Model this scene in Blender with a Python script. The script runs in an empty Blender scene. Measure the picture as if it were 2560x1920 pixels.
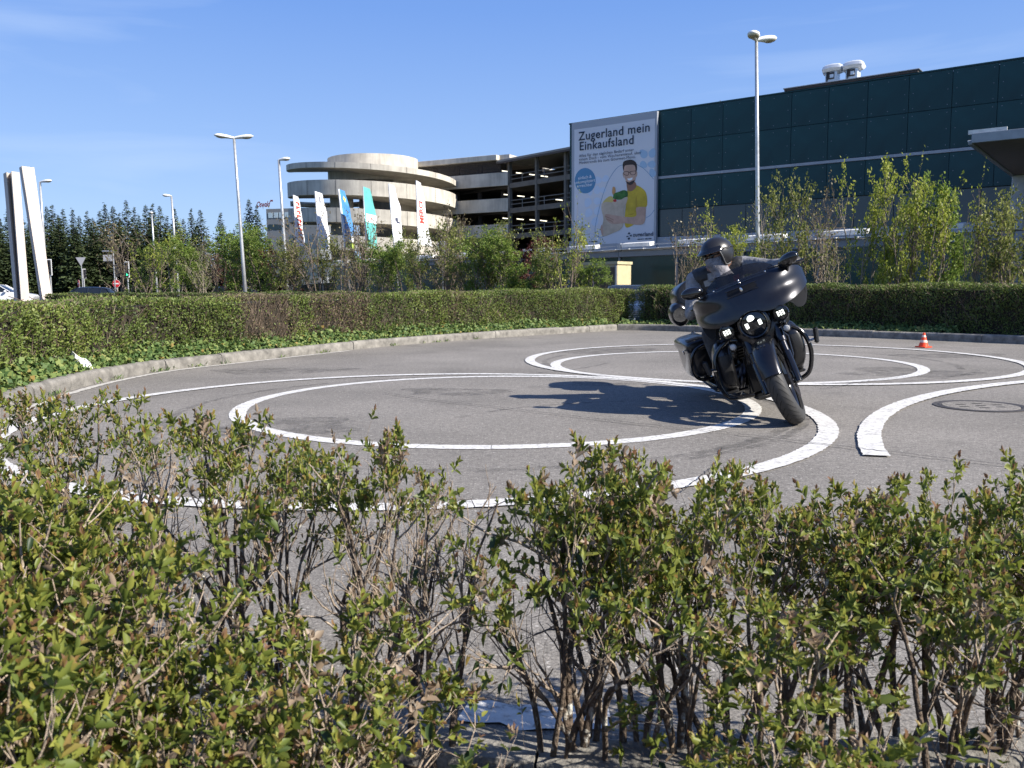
import bpy, bmesh, math, random
import numpy as np
from mathutils import Vector, Matrix
R = math.radians
random.seed(7)
RNG = np.random.default_rng(11)
SC = bpy.context.scene
COL = SC.collection

# ------------------------------------------------------------------ camera, sky, sun, exposure
PITCH, ROLL, FPX, HC = 0.1112, 0.0075, 2120.0, 1.0
cd = bpy.data.cameras.new('camera')
cam = bpy.data.objects.new('camera', cd); COL.objects.link(cam)
cam.matrix_world = Matrix.Translation((0, 0, HC)) @ Matrix.Rotation(math.pi/2-PITCH, 4, 'X') @ Matrix.Rotation(-ROLL, 4, 'Z')
cd.sensor_width = 36; cd.lens = 36*FPX/2560; cd.clip_start = 0.05; cd.clip_end = 5000
cd.dof.use_dof = True; cd.dof.focus_distance = 5.5; cd.dof.aperture_fstop = 15.0
SC.camera = cam
SUN_AZ = (0.90, -0.44)          # horizontal direction towards the sun
SUN_EL = R(37)
w = bpy.data.worlds.new('World'); SC.world = w; w.use_nodes = True
nt = w.node_tree; nt.nodes.clear()
sky = nt.nodes.new('ShaderNodeTexSky'); sky.sky_type = 'NISHITA'; sky.sun_disc = False
sky.sun_elevation = SUN_EL; sky.sun_rotation = math.atan2(SUN_AZ[0], SUN_AZ[1])
sky.air_density = 1.0; sky.dust_density = 0.35; sky.ozone_density = 2.2; sky.altitude = 400
bg = nt.nodes.new('ShaderNodeBackground'); bg.inputs['Strength'].default_value = 0.125
# faint cirrus all over the dome
geo = nt.nodes.new('ShaderNodeTexCoord')
mp = nt.nodes.new('ShaderNodeMapping'); mp.inputs['Scale'].default_value = (1.0, 1.6, 9.0); mp.inputs['Rotation'].default_value = (0.12, 0.18, 0.3)
nz = nt.nodes.new('ShaderNodeTexNoise'); nz.inputs['Scale'].default_value = 1.7; nz.inputs['Detail'].default_value = 7; nz.inputs['Distortion'].default_value = 0.5
rp = nt.nodes.new('ShaderNodeMapRange'); rp.inputs[1].default_value = 0.50; rp.inputs[2].default_value = 0.80; rp.inputs[3].default_value = 0.0; rp.inputs[4].default_value = 0.45
mx = nt.nodes.new('ShaderNodeMixRGB'); mx.inputs[2].default_value = (3.0, 3.7, 4.9, 1)
out = nt.nodes.new('ShaderNodeOutputWorld')
L = nt.links.new
L(geo.outputs['Generated'], mp.inputs[0]); L(mp.outputs[0], nz.inputs[0]); L(nz.outputs[0], rp.inputs[0])
sx = nt.nodes.new('ShaderNodeSeparateXYZ'); L(geo.outputs['Generated'], sx.inputs[0])
gr_ = nt.nodes.new('ShaderNodeValToRGB'); ge = gr_.color_ramp.elements; ge[0].position = 0.0; ge[0].color = (2.0, 2.9, 4.4, 1); ge[1].position = .9; ge[1].color = (.26, .62, 2.0, 1)
g2 = ge.new(.30); g2.color = (.80, 1.62, 3.8, 1)
L(sx.outputs[2], gr_.inputs[0])
ms_ = nt.nodes.new('ShaderNodeMixRGB'); ms_.inputs[0].default_value = .88; L(sky.outputs[0], ms_.inputs[1]); L(gr_.outputs[0], ms_.inputs[2])
L(rp.outputs[0], mx.inputs[0]); L(ms_.outputs[0], mx.inputs[1]); L(mx.outputs[0], bg.inputs[0]); L(bg.outputs[0], out.inputs[0])
sd = bpy.data.lights.new('sun', 'SUN'); sd.energy = 5.0; sd.angle = R(0.53); sd.color = (1.0, 0.94, 0.84)
sun = bpy.data.objects.new('sun', sd); COL.objects.link(sun)
sv = Vector((SUN_AZ[0], SUN_AZ[1], 0)).normalized()*math.cos(SUN_EL) + Vector((0, 0, math.sin(SUN_EL)))
sun.rotation_euler = sv.to_track_quat('Z', 'Y').to_euler(); sun.location = sv*60
SC.view_settings.view_transform = 'Standard'; SC.view_settings.look = 'None'
SC.view_settings.exposure = 0.85; SC.view_settings.gamma = 1; SC.view_settings.use_curve_mapping = False
SC.render.engine = 'CYCLES'
SC.cycles.max_bounces = 4; SC.cycles.transparent_max_bounces = 8; SC.cycles.caustics_reflective = False; SC.cycles.caustics_refractive = False

# ------------------------------------------------------------------ surveying: photograph pixel + distance -> point in the place
CM = cam.matrix_world.to_3x3()
def ray(px, py): return CM @ Vector(((px-1280)/FPX, -(py-960)/FPX, -1))
def gp(px, py, z=0.0):
    d = ray(px, py); t = (z-HC)/d.z
    return Vector((d.x*t, d.y*t, z))
def at(px, py, Y):
    d = ray(px, py); t = Y/d.y
    return Vector((d.x*t, Y, HC+d.z*t))

# ------------------------------------------------------------------ mesh helpers
def cr(pts, n):
    """Catmull-Rom through pts, n samples per span"""
    P = [np.array(p, float) for p in pts]; o = []
    for i in range(len(P)-1):
        a = P[i-1] if i else 2*P[0]-P[1]; b = P[i]; c = P[i+1]; d = P[i+2] if i+2 < len(P) else 2*P[-1]-P[-2]
        for k in range(n):
            t = k/n
            o.append(0.5*((2*b)+(-a+c)*t+(2*a-5*b+4*c-d)*t*t+(-a+3*b-3*c+d)*t**3))
    o.append(P[-1]); return o
def interp(x, tab):
    xs = [t[0] for t in tab]; ys = [t[1] for t in tab]
    return float(np.interp(x, xs, ys))
def smooth_tab(tab, n=8):
    c = cr(tab, n); return [(float(p[0]), float(p[1])) for p in c]
class MB:
    def __init__(s): s.v = []; s.f = []; s.m = []
    def add(s, vs, fs, mi=0):
        o = len(s.v); s.v += [tuple(float(c) for c in p) for p in vs]
        s.f += [tuple(i+o for i in f) for f in fs]; s.m += [mi]*len(fs); return s
    def box(s, c, d, mi=0, rot=None, bev=0.0, taper=1.0):
        x, y, z = d[0]/2, d[1]/2, d[2]/2
        if bev > 0:
            b = min(bev, x*.9, y*.9, z*.9); rings = []
            def rr(X, Y, Z):
                return [(X, -Y+b, Z), (X, Y-b, Z), (X-b, Y, Z), (-X+b, Y, Z), (-X, Y-b, Z), (-X, -Y+b, Z), (-X+b, -Y, Z), (X-b, -Y, Z)]
            rings = [rr(x-b, y-b, -z), rr(x, y, -z+b), rr(x*taper, y*taper, z-b), rr(x*taper-b, y*taper-b, z)]
            vs = [p for r in rings for p in r]; fs = []
            for k in range(3):
                for i in range(8): fs.append((k*8+i, k*8+(i+1) % 8, k*8+8+(i+1) % 8, k*8+8+i))
            fs += [tuple(range(7, -1, -1)), tuple(range(24, 32))]
        else:
            vs = [(-x, -y, -z), (x, -y, -z), (x, y, -z), (-x, y, -z), (-x*taper, -y*taper, z), (x*taper, -y*taper, z), (x*taper, y*taper, z), (-x*taper, y*taper, z)]
            fs = [(3, 2, 1, 0), (4, 5, 6, 7), (0, 1, 5, 4), (1, 2, 6, 5), (2, 3, 7, 6), (3, 0, 4, 7)]
        M = rot if rot is not None else Matrix.Identity(3)
        vs = [tuple(M @ Vector(p) + Vector(c)) for p in vs]
        return s.add(vs, fs, mi)
    def rings(s, rs, mi=0, closed=True, cap=True, loop=False):
        n = len(rs[0]); vs = [p for r in rs for p in r]; fs = []
        K = len(rs)
        for k in range(K if loop else K-1):
            k2 = (k+1) % K
            for i in range(n if closed else n-1):
                j = (i+1) % n; fs.append((k*n+i, k*n+j, k2*n+j, k2*n+i))
        if cap and closed and not loop:
            fs += [tuple(range(n-1, -1, -1)), tuple((K-1)*n+i for i in range(n))]
        return s.add(vs, fs, mi)
    def tube(s, path, r, seg=8, mi=0, cap=True, flat=None):
        P = [Vector(p) for p in path]; rs = []
        rad = r if hasattr(r, '__len__') else [r]*len(P)
        t0 = (P[1]-P[0]).normalized(); u = t0.orthogonal().normalized()
        for i, p in enumerate(P):
            t = (P[min(i+1, len(P)-1)]-P[max(i-1, 0)])
            if t.length < 1e-9: t = t0
            t = t.normalized(); u = (u-t*u.dot(t)); u = u.normalized() if u.length > 1e-6 else t.orthogonal().normalized()
            v = t.cross(u)
            rs.append([tuple(p+(u*math.cos(a)+v*math.sin(a)*(flat or 1))*rad[i]) for a in [2*math.pi*k/seg for k in range(seg)]])
        return s.rings(rs, mi, cap=cap)
    def cyl(s, a, b, r, seg=16, mi=0, r2=None): return s.tube([a, b], [r, r if r2 is None else r2], seg, mi)
    def lathe(s, prof, c=(0, 0, 0), axis='Z', seg=32, mi=0, cap=False, M=None):
        rs = []
        for (r, h) in prof:
            ring = []
            for k in range(seg):
                a = 2*math.pi*k/seg
                p = {'Z': (r*math.cos(a), r*math.sin(a), h), 'Y': (r*math.cos(a), h, -r*math.sin(a)), 'X': (h, r*math.cos(a), r*math.sin(a))}[axis]
                p = Vector(p)
                if M is not None: p = M @ p
                ring.append(tuple(p+Vector(c)))
            rs.append(ring)
        return s.rings(rs, mi, cap=cap)
    def ell(s, c, r, seg=16, nr=10, mi=0, M=None):
        pr = [(math.sin(math.pi*k/nr), -math.cos(math.pi*k/nr)) for k in range(nr+1)]
        rs = []
        for (q, h) in pr:
            ring = []
            for k in range(seg):
                a = 2*math.pi*k/seg; p = Vector((q*math.cos(a)*r[0], q*math.sin(a)*r[1], h*r[2]))
                if M is not None: p = M @ p
                ring.append(tuple(p+Vector(c)))
            rs.append(ring)
        return s.rings(rs, mi, cap=False)
    def prism(s, poly, ex, mi=0, frame=None):
        """poly 2d list; frame(u,v,w)->3d; extruded w from ex[0] to ex[1]"""
        fr = frame or (lambda u, v, w_: (u, v, w_)); n = len(poly)
        vs = [fr(u, v, ex[0]) for u, v in poly]+[fr(u, v, ex[1]) for u, v in poly]
        fs = [tuple(range(n-1, -1, -1)), tuple(range(n, 2*n))]+[(i, (i+1) % n, n+(i+1) % n, n+i) for i in range(n)]
        return s.add(vs, fs, mi)
    def xf(s, fn): s.v = [tuple(fn(Vector(p))) for p in s.v]; return s
    def build(s, name, mats, parent=None, smooth=False, auto=None, fixn=True):
        me = bpy.data.meshes.new(name); me.from_pydata(s.v, [], s.f); me.update()
        if not isinstance(mats, (list, tuple)): mats = [mats]
        for m in mats: me.materials.append(m)
        if len(mats) > 1: me.polygons.foreach_set('material_index', s.m)
        if fixn:
            b = bmesh.new(); b.from_mesh(me); bmesh.ops.recalc_face_normals(b, faces=b.faces); b.to_mesh(me); b.free()
        if smooth or auto: me.polygons.foreach_set('use_smooth', [True]*len(me.polygons))
        if auto: me.set_sharp_from_angle(angle=R(auto))
        return link(name, me, parent)
def link(name, data, parent=None):
    o = bpy.data.objects.new(name, data); COL.objects.link(o)
    if parent is not None: o.parent = parent
    return o
def npmesh(name, V, F, mats, parent=None, smooth=False, mi=None, attrs=None):
    """fast mesh from numpy arrays; F (n,3) or (n,4)"""
    V = np.asarray(V, np.float32); F = np.asarray(F, np.int32); k = F.shape[1]
    me = bpy.data.meshes.new(name); me.vertices.add(len(V)); me.vertices.foreach_set('co', V.ravel())
    me.loops.add(F.size); me.loops.foreach_set('vertex_index', F.ravel())
    me.polygons.add(len(F)); me.polygons.foreach_set('loop_start', np.arange(0, F.size, k, dtype=np.int32))
    if not isinstance(mats, (list, tuple)): mats = [mats]
    for m in mats: me.materials.append(m)
    if mi is not None: me.polygons.foreach_set('material_index', np.asarray(mi, np.int32))
    me.update(calc_edges=True); me.validate()
    if smooth: me.polygons.foreach_set('use_smooth', [True]*len(F))
    if attrs:
        for an, av in attrs.items():
            a = me.attributes.new(an, 'FLOAT', 'POINT'); a.data.foreach_set('value', np.asarray(av, np.float32))
    return link(name, me, parent)
def empty(name, loc=(0, 0, 0), rz=0, parent=None):
    o = bpy.data.objects.new(name, None); COL.objects.link(o); o.location = loc; o.rotation_euler = (0, 0, rz); o.empty_display_size = .1
    if parent is not None: o.parent = parent
    return o
def tag(o, label=None, cat=None, group=None, kind=None):
    if label: o['label'] = label
    if cat: o['category'] = cat
    if group: o['group'] = group
    if kind: o['kind'] = kind
    return o
def copy_tree(o, parent=None):
    c = o.copy(); COL.objects.link(c); c.parent = parent
    for ch in o.children: copy_tree(ch, c)
    return c

# ------------------------------------------------------------------ materials
def mat(name, col, rough=0.6, metal=0.0, vary=0.0, vscale=4.0, bump=0.0, bscale=40.0, spec=0.5, coat=0.0, trans=0.0, col2=None, stretch=(1, 1, 1), emit=None, estr=0.0, alpha=1.0, sss=0.0):
    m = bpy.data.materials.new(name); m.use_nodes = True; n = m.node_tree; b = n.nodes['Principled BSDF']
    b.inputs['Base Color'].default_value = (*col, 1); b.inputs['Roughness'].default_value = rough; b.inputs['Metallic'].default_value = metal
    b.inputs['Specular IOR Level'].default_value = spec; b.inputs['Coat Weight'].default_value = coat; b.inputs['Coat Roughness'].default_value = 0.08
    b.inputs['Transmission Weight'].default_value = trans; b.inputs['Alpha'].default_value = alpha
    if emit: b.inputs['Emission Color'].default_value = (*emit, 1); b.inputs['Emission Strength'].default_value = estr
    if vary > 0 or bump > 0:
        tc = n.nodes.new('ShaderNodeTexCoord'); mpn = n.nodes.new('ShaderNodeMapping'); mpn.inputs['Scale'].default_value = stretch
        n.links.new(tc.outputs['Object'], mpn.inputs[0])
    if vary > 0:
        z = n.nodes.new('ShaderNodeTexNoise'); z.inputs['Scale'].default_value = vscale; z.inputs['Detail'].default_value = 6; z.inputs['Roughness'].default_value = 0.65
        r = n.nodes.new('ShaderNodeMapRange'); r.inputs[1].default_value = 0.3; r.inputs[2].default_value = 0.7
        x = n.nodes.new('ShaderNodeMixRGB'); c2 = col2 or tuple(max(0, c*(1-vary)) for c in col); c1 = col if col2 else tuple(min(1, c*(1+vary*.5)) for c in col)
        x.inputs[1].default_value = (*c1, 1); x.inputs[2].default_value = (*c2, 1)
        n.links.new(mpn.outputs[0], z.inputs[0]); n.links.new(z.outputs[0], r.inputs[0]); n.links.new(r.outputs[0], x.inputs[0]); n.links.new(x.outputs[0], b.inputs['Base Color'])
    if bump > 0:
        z2 = n.nodes.new('ShaderNodeTexNoise'); z2.inputs['Scale'].default_value = bscale; z2.inputs['Detail'].default_value = 5
        bp = n.nodes.new('ShaderNodeBump'); bp.inputs['Strength'].default_value = bump; bp.inputs['Distance'].default_value = 0.02
        n.links.new(mpn.outputs[0], z2.inputs[0]); n.links.new(z2.outputs[0], bp.inputs['Height']); n.links.new(bp.outputs[0], b.inputs['Normal'])
    return m
def ramp_leaf(name, stops, rough=0.5, trans=0.35, attr=None, spec=0.4, island=True, patch=None):
    """leaf: colour by a per-leaf random number and/or an attribute, thin and translucent"""
    m = bpy.data.materials.new(name); m.use_nodes = True; n = m.node_tree; b = n.nodes['Principled BSDF']
    cr_ = n.nodes.new('ShaderNodeValToRGB'); e = cr_.color_ramp.elements
    e[0].position = stops[0][0]; e[0].color = (*stops[0][1], 1); e[1].position = stops[-1][0]; e[1].color = (*stops[-1][1], 1)
    for p, c in stops[1:-1]: q = e.new(p); q.color = (*c, 1)
    if attr:
        a = n.nodes.new('ShaderNodeAttribute'); a.attribute_name = attr; n.links.new(a.outputs['Fac'], cr_.inputs[0])
    else:
        g = n.nodes.new('ShaderNodeNewGeometry'); n.links.new(g.outputs['Random Per Island'], cr_.inputs[0])
    n.links.new(cr_.outputs[0], b.inputs['Base Color']); b.inputs['Roughness'].default_value = rough; b.inputs['Specular IOR Level'].default_value = spec
    tr = n.nodes.new('ShaderNodeBsdfTranslucent'); n.links.new(cr_.outputs[0], tr.inputs[0])
    ms = n.nodes.new('ShaderNodeMixShader'); ms.inputs[0].default_value = trans
    n.links.new(b.outputs[0], ms.inputs[1]); n.links.new(tr.outputs[0], ms.inputs[2]); n.links.new(ms.outputs[0], n.nodes['Material Output'].inputs[0])
    return m

# ------------------------------------------------------------------ ground, asphalt, kerbs, markings
def asphalt_mat():
    m = bpy.data.materials.new('asphalt'); m.use_nodes = True; n = m.node_tree; b = n.nodes['Principled BSDF']; Lk = n.links.new
    tc = n.nodes.new('ShaderNodeTexCoord')
    def noise(s, d, r=.6):
        z = n.nodes.new('ShaderNodeTexNoise'); z.inputs['Scale'].default_value = s; z.inputs['Detail'].default_value = d; z.inputs['Roughness'].default_value = r; Lk(tc.outputs['Object'], z.inputs[0]); return z
    big = noise(.55, 5); fine = noise(95, 3, .8); midn = noise(24, 6, .75); vo = n.nodes.new('ShaderNodeTexVoronoi'); vo.inputs['Scale'].default_value = 130; Lk(tc.outputs['Object'], vo.inputs[0])
    r1 = n.nodes.new('ShaderNodeValToRGB'); r1.color_ramp.elements[0].position = .32; r1.color_ramp.elements[0].color = (.158, .146, .131, 1); r1.color_ramp.elements[1].position = .68; r1.color_ramp.elements[1].color = (.225, .208, .188, 1)
    Lk(big.outputs[0], r1.inputs[0])
    r2 = n.nodes.new('ShaderNodeMapRange'); r2.inputs[1].default_value = .30; r2.inputs[2].default_value = .70; r2.inputs[3].default_value = .38; r2.inputs[4].default_value = 1.62; Lk(fine.outputs[0], r2.inputs[0])
    mu = n.nodes.new('ShaderNodeMixRGB'); mu.blend_type = 'MULTIPLY'; mu.inputs[0].default_value = 1; Lk(r1.outputs[0], mu.inputs[1]); Lk(r2.outputs[0], mu.inputs[2])
    rm_ = n.nodes.new('ShaderNodeMapRange'); rm_.inputs[1].default_value = .34; rm_.inputs[2].default_value = .66; rm_.inputs[3].default_value = .70; rm_.inputs[4].default_value = 1.30; Lk(midn.outputs[0], rm_.inputs[0])
    mu2 = n.nodes.new('ShaderNodeMixRGB'); mu2.blend_type = 'MULTIPLY'; mu2.inputs[0].default_value = 1; Lk(mu.outputs[0], mu2.inputs[1]); Lk(rm_.outputs[0], mu2.inputs[2]); mu = mu2
    # single pale and dark aggregate stones
    r3 = n.nodes.new('ShaderNodeMapRange'); r3.inputs[1].default_value = .86; r3.inputs[2].default_value = .97; Lk(vo.outputs['Color'], r3.inputs[0])
    m3 = n.nodes.new('ShaderNodeMixRGB'); m3.inputs[2].default_value = (.46, .44, .41, 1); Lk(r3.outputs[0], m3.inputs[0]); Lk(mu.outputs[0], m3.inputs[1])
    # tyre polish and oil stains
    st = noise(.9, 3); r4 = n.nodes.new('ShaderNodeMapRange'); r4.inputs[1].default_value = .60; r4.inputs[2].default_value = .74; r4.inputs[4].default_value = .42; Lk(st.outputs[0], r4.inputs[0])
    m4 = n.nodes.new('ShaderNodeMixRGB'); m4.inputs[2].default_value = (.08, .075, .07, 1); Lk(r4.outputs[0], m4.inputs[0]); Lk(m3.outputs[0], m4.inputs[1])
    Lk(m4.outputs[0], b.inputs['Base Color']); b.inputs['Roughness'].default_value = .88; b.inputs['Specular IOR Level'].default_value = .3
    bp = n.nodes.new('ShaderNodeBump'); bp.inputs['Strength'].default_value = .55; bp.inputs['Distance'].default_value = .006; Lk(fine.outputs[0], bp.inputs['Height']); Lk(bp.outputs[0], b.inputs['Normal'])
    return m
def paint_mat():
    m = bpy.data.materials.new('road paint'); m.use_nodes = True; n = m.node_tree; b = n.nodes['Principled BSDF']; Lk = n.links.new
    tc = n.nodes.new('ShaderNodeTexCoord'); z = n.nodes.new('ShaderNodeTexNoise'); z.inputs['Scale'].default_value = 26; z.inputs['Detail'].default_value = 8; z.inputs['Roughness'].default_value = .75; Lk(tc.outputs['Object'], z.inputs[0])
    r = n.nodes.new('ShaderNodeValToRGB'); e = r.color_ramp.elements
    e[0].position = .36; e[0].color = (.19, .18, .165, 1); e[1].position = .45; e[1].color = (.55, .535, .51, 1); q = e.new(.62); q.color = (.68, .67, .645, 1)
    Lk(z.outputs[0], r.inputs[0]); Lk(r.outputs[0], b.inputs['Base Color']); b.inputs['Roughness'].default_value = .7
    bp = n.nodes.new('ShaderNodeBump'); bp.inputs['Strength'].default_value = .3; bp.inputs['Distance'].default_value = .004
    z2 = n.nodes.new('ShaderNodeTexNoise'); z2.inputs['Scale'].default_value = 95; Lk(tc.outputs['Object'], z2.inputs[0]); Lk(z2.outputs[0], bp.inputs['Height']); Lk(bp.outputs[0], b.inputs['Normal'])
    return m
M_ASPH = asphalt_mat(); M_PAINT = paint_mat()
M_SOIL = mat('soil and litter', (.085, .062, .042), .95, vary=.6, vscale=14, bump=.8, bscale=60)
M_GRASS = mat('rough grass', (.075, .10, .03), .95, vary=.5, vscale=3, bump=.6, bscale=20)
M_KERB = mat('kerb concrete', (.235, .22, .195), .9, vary=.55, vscale=7, bump=.5, bscale=70)
M_CRACK = mat('crack filler', (.022, .021, .02), .9)
M_LINE = mat('faded line', (.50, .48, .44), .85, vary=.4, vscale=18)

# line of the kerb face round the lot, starting right of the camera and going round by the left
KN = [(5.4, 5.6), (4.2, 4.1), (3.0, 2.75), (2.0, 1.98), (1.05, 1.63), (.1, 1.58), (-.9, 1.95), (-1.95, 3.0), (-2.95, 4.35), (-3.8, 5.95), (-4.33, 7.35), (-4.53, 8.5), (-4.58, 9.6), (-4.42, 10.8), (-3.9, 11.95), (-2.58, 14.6), (-1.38, 16.35), (0.0, 17.97), (2.55, 20.42)]
KR = [(2.55, 20.42), (3.41, 20.06), (5.32, 18.25), (7.15, 16.45), (8.75, 14.46), (10.6, 11.8), (12.6, 8.6)]
KNs = [Vector((p[0], p[1])) for p in cr(KN, 6)]; KRs = [Vector((p[0], p[1])) for p in cr(KR, 6)]
def offs(line, d):
    """offset to the right-hand side of travel by d (outwards from the lot for KN, KR)"""
    o = []
    for i, p in enumerate(line):
        t = (line[min(i+1, len(line)-1)]-line[max(i-1, 0)]).normalized(); o.append(p+Vector((-t.y, t.x))*d)
    return o
def resample(line, step):
    o = [line[0]]; acc = 0.0
    for a, b in zip(line[:-1], line[1:]):
        L_ = (b-a).length; s = 0.0
        while acc+L_-s >= step:
            s += step-acc; o.append(a.lerp(b, s/L_)); acc = 0.0
        acc += L_-s
    return o
SGN = 1.0   # sign that points away from the lot
_c = Vector((0, 9.0)); _o = offs(KNs, 1.0)
if (_o[60]-_c).length < (KNs[60]-_c).length: SGN = -1.0

gnd = MB().add([(-900, -300, -.16), (900, -300, -.16), (900, 1500, -.16), (-900, 1500, -.16)], [(0, 1, 2, 3)]).build('ground', M_GRASS); tag(gnd, kind='structure')
poly = [(p.x, p.y) for p in KNs]+[(p.x, p.y) for p in KRs[1:]]
asph = MB().add([(x, y, 0) for x, y in poly], [tuple(range(len(poly)))]).build('asphalt_lot', M_ASPH); tag(asph, kind='structure')
if asph.data.polygons[0].normal.z < 0:
    asph.data.flip_normals()
# planting beds behind the kerbs, the road on the left and the service yard behind the far hedge
def strip(name, line, d0, d1, z, m, kind='structure', z1=None):
    a = offs(line, SGN*d0); b = offs(line, SGN*d1); mb = MB()
    vs = [(p.x, p.y, z) for p in a]+[(p.x, p.y, z if z1 is None else z1) for p in b]; n = len(a)
    mb.add(vs, [(i, i+1, n+i+1, n+i) for i in range(n-1)])
    o = mb.build(name, m); tag(o, kind=kind)
    return o
strip('planting_bed', KNs, .13, 1.75, .115, M_SOIL)
strip('planting_bed', KRs, .13, 2.2, .115, M_SOIL)
M_ROAD = mat('road asphalt', (.075, .075, .077), .9, vary=.3, vscale=2)
rd = MB().add([(-60, 30, -.10), (-3.5, 26, -.10), (30, 22, -.10), (60, 12, -.10), (70, 60, -.10), (-4, 84, -.10), (-80, 88, -.10)], [tuple(range(7))]).build('road', M_ROAD); tag(rd, kind='structure')

# kerb stones, one by one
kerb = empty('kerb'); tag(kerb, kind='structure')
def kerb_line(line, step=1.0):
    pts = resample(line, step/8)
    nseg = (len(pts)-1)//8
    for k in range(nseg):
        seg = pts[k*8:k*8+9]; full = pts
        def nrm(i):
            t = (full[min(i+1, len(full)-1)]-full[max(i-1, 0)]).normalized(); return Vector((-t.y, t.x))*SGN
        rs = []
        dz = random.uniform(-.006, .006); dn = random.uniform(-.008, .008)
        for j, p in enumerate(seg):
            n_ = nrm(k*8+j); q = p
            if j in (0, 8):
                t = (seg[1]-seg[0] if j == 0 else seg[7]-seg[8]).normalized(); q = p+t*.003
            prof = [(.0, -.05), (.0, .085), (.006, .115), (.022, .135), (.06, .142), (.135, .142), (.14, .13), (.14, -.05)]
            rs.append([(q.x+n_.x*(a+dn), q.y+n_.y*(a+dn), h+(dz if h > 0 else 0)+random.uniform(-.002, .002)) for a, h in prof])
        MB().rings(rs).build('kerb_stone', M_KERB, kerb, auto=50)
kerb_line(KNs[24:], 1.0); kerb_line(KRs, 1.0)
kerb_line(KNs[6:24], 1.0)

# painted circles and lines: pieces of thick paint with ragged edges and hairline gaps
def ring(cx, cy, r, w_, z, a0=0.0, a1=360.0, seed=0):
    rg = random.Random(seed); mb = MB(); a = a0
    while a < a1-.01:
        da = min(rg.uniform(.28, .55)/r*57.3, a1-a)
        b = a+da; n = max(5, int(da*r/57.3/.028)); vi = []; vo_ = []
        g = .0022/r*57.3 if da < 350 else 0
        for k in range(n+1):
            t = R(a+g+(b-a-2*g)*k/n); j1 = rg.uniform(-.005, .005); j2 = rg.uniform(-.005, .005)
            vi.append((cx+(r-w_/2+j1)*math.cos(t), cy+(r-w_/2+j1)*math.sin(t), z)); vo_.append((cx+(r+w_/2+j2)*math.cos(t), cy+(r+w_/2+j2)*math.sin(t), z))
        m_ = len(vi); mb.add(vi+vo_, [(i, m_+i, m_+i+1, i+1) for i in range(m_-1)]); a = b
    o = mb.build('painted_circle', M_PAINT, asph); return o
ring(-.137, 7.532, 2.211, .135, .004, seed=1)
ring(2.862, 11.084, 2.289, .135, .006, seed=2)
ring(-.693, 6.925, 3.095, .135, .008, 0, 360, seed=3)
ring(3.495, 11.848, 3.24, .135, .010, 0, 360, seed=4)
ring(8.098, 3.191, 6.198, .15, .012, 92, 163.8, seed=5)
def bline(pts, w_, z, name, m, jit=.012, seg=.05, seed=3):
    rg = random.Random(seed); line = resample([Vector((p[0], p[1])) for p in cr(pts, 10)], seg); mb = MB(); vs = []
    for i, p in enumerate(line):
        t = (line[min(i+1, len(line)-1)]-line[max(i-1, 0)]).normalized(); n_ = Vector((-t.y, t.x)); j = rg.uniform(-jit, jit); ww = w_*rg.uniform(.75, 1.2)
        vs += [(p.x+n_.x*(j+ww/2), p.y+n_.y*(j+ww/2), z), (p.x+n_.x*(j-ww/2), p.y+n_.y*(j-ww/2), z)]
    mb.add(vs, [(2*i, 2*i+1, 2*i+3, 2*i+2) for i in range(len(line)-1)])
    return mb.build(name, m, asph)
edge = offs(KNs, -SGN*.12); edge2 = offs(KNs, -SGN*.22)
bline([(-.12, 1.93), (.06, 1.885), (.26, 1.875)], .11, .005, 'edge_line', M_PAINT, .006)
bline([(1.70, 2.90), (1.82, 2.98), (2.0, 3.12)], .11, .005, 'edge_line', M_PAINT, .006)
bline([(p.x, p.y) for p in edge[56:90:3]], .09, .005, 'edge_line', M_LINE, .006)
bline([(-1.24, 8.17), (-.65, 7.54), (-.21, 7.18), (.38, 6.65), (1.0, 6.1), (1.57, 5.67), (1.97, 5.29), (2.4, 4.91), (2.81, 4.57), (3.4, 4.2)], .010, .0145, 'crack', M_CRACK, .012, .03)
bline([(-4.2, 9.2), (-3.1, 9.7), (-1.6, 9.5), (.3, 9.9), (1.2, 9.7)], .008, .0145, 'crack', M_CRACK, .014, .04, 9)
bline([(-.3, 3.1), (.5, 3.6), (1.1, 4.6), (1.3, 5.2)], .006, .0145, 'crack', M_CRACK, .010, .03, 10)
bline([(3.0, 8.2), (4.2, 9.2), (5.6, 9.6)], .007, .0145, 'crack', M_CRACK, .012, .04, 11)
bline([(-1.9, 15.4), (.2, 14.6), (1.8, 13.9), (4.5, 12.2), (7.5, 10.5)], .012, .0145, 'crack', M_CRACK, .014, .05)

# tyre scuffs and drips left by practice riders
def scuff_mat():
    m = mat('tyre scuff', (.055, .052, .05), .85); n = m.node_tree; b = n.nodes['Principled BSDF']; tc = n.nodes.new('ShaderNodeTexCoord'); z = n.nodes.new('ShaderNodeTexNoise'); z.inputs['Scale'].default_value = 5; z.inputs['Detail'].default_value = 8; z.inputs['Roughness'].default_value = .8
    r = n.nodes.new('ShaderNodeMapRange'); r.inputs[1].default_value = .42; r.inputs[2].default_value = .75; r.inputs[3].default_value = 0; r.inputs[4].default_value = .62; n.links.new(tc.outputs['Object'], z.inputs[0]); n.links.new(z.outputs[0], r.inputs[0]); n.links.new(r.outputs[0], b.inputs['Alpha']); return m
M_SCUFF = scuff_mat()
def arcl(cx, cy, r, a0, a1, n=14): return [(cx+r*math.cos(R(a0+(a1-a0)*k/n)), cy+r*math.sin(R(a0+(a1-a0)*k/n))) for k in range(n+1)]
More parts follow.
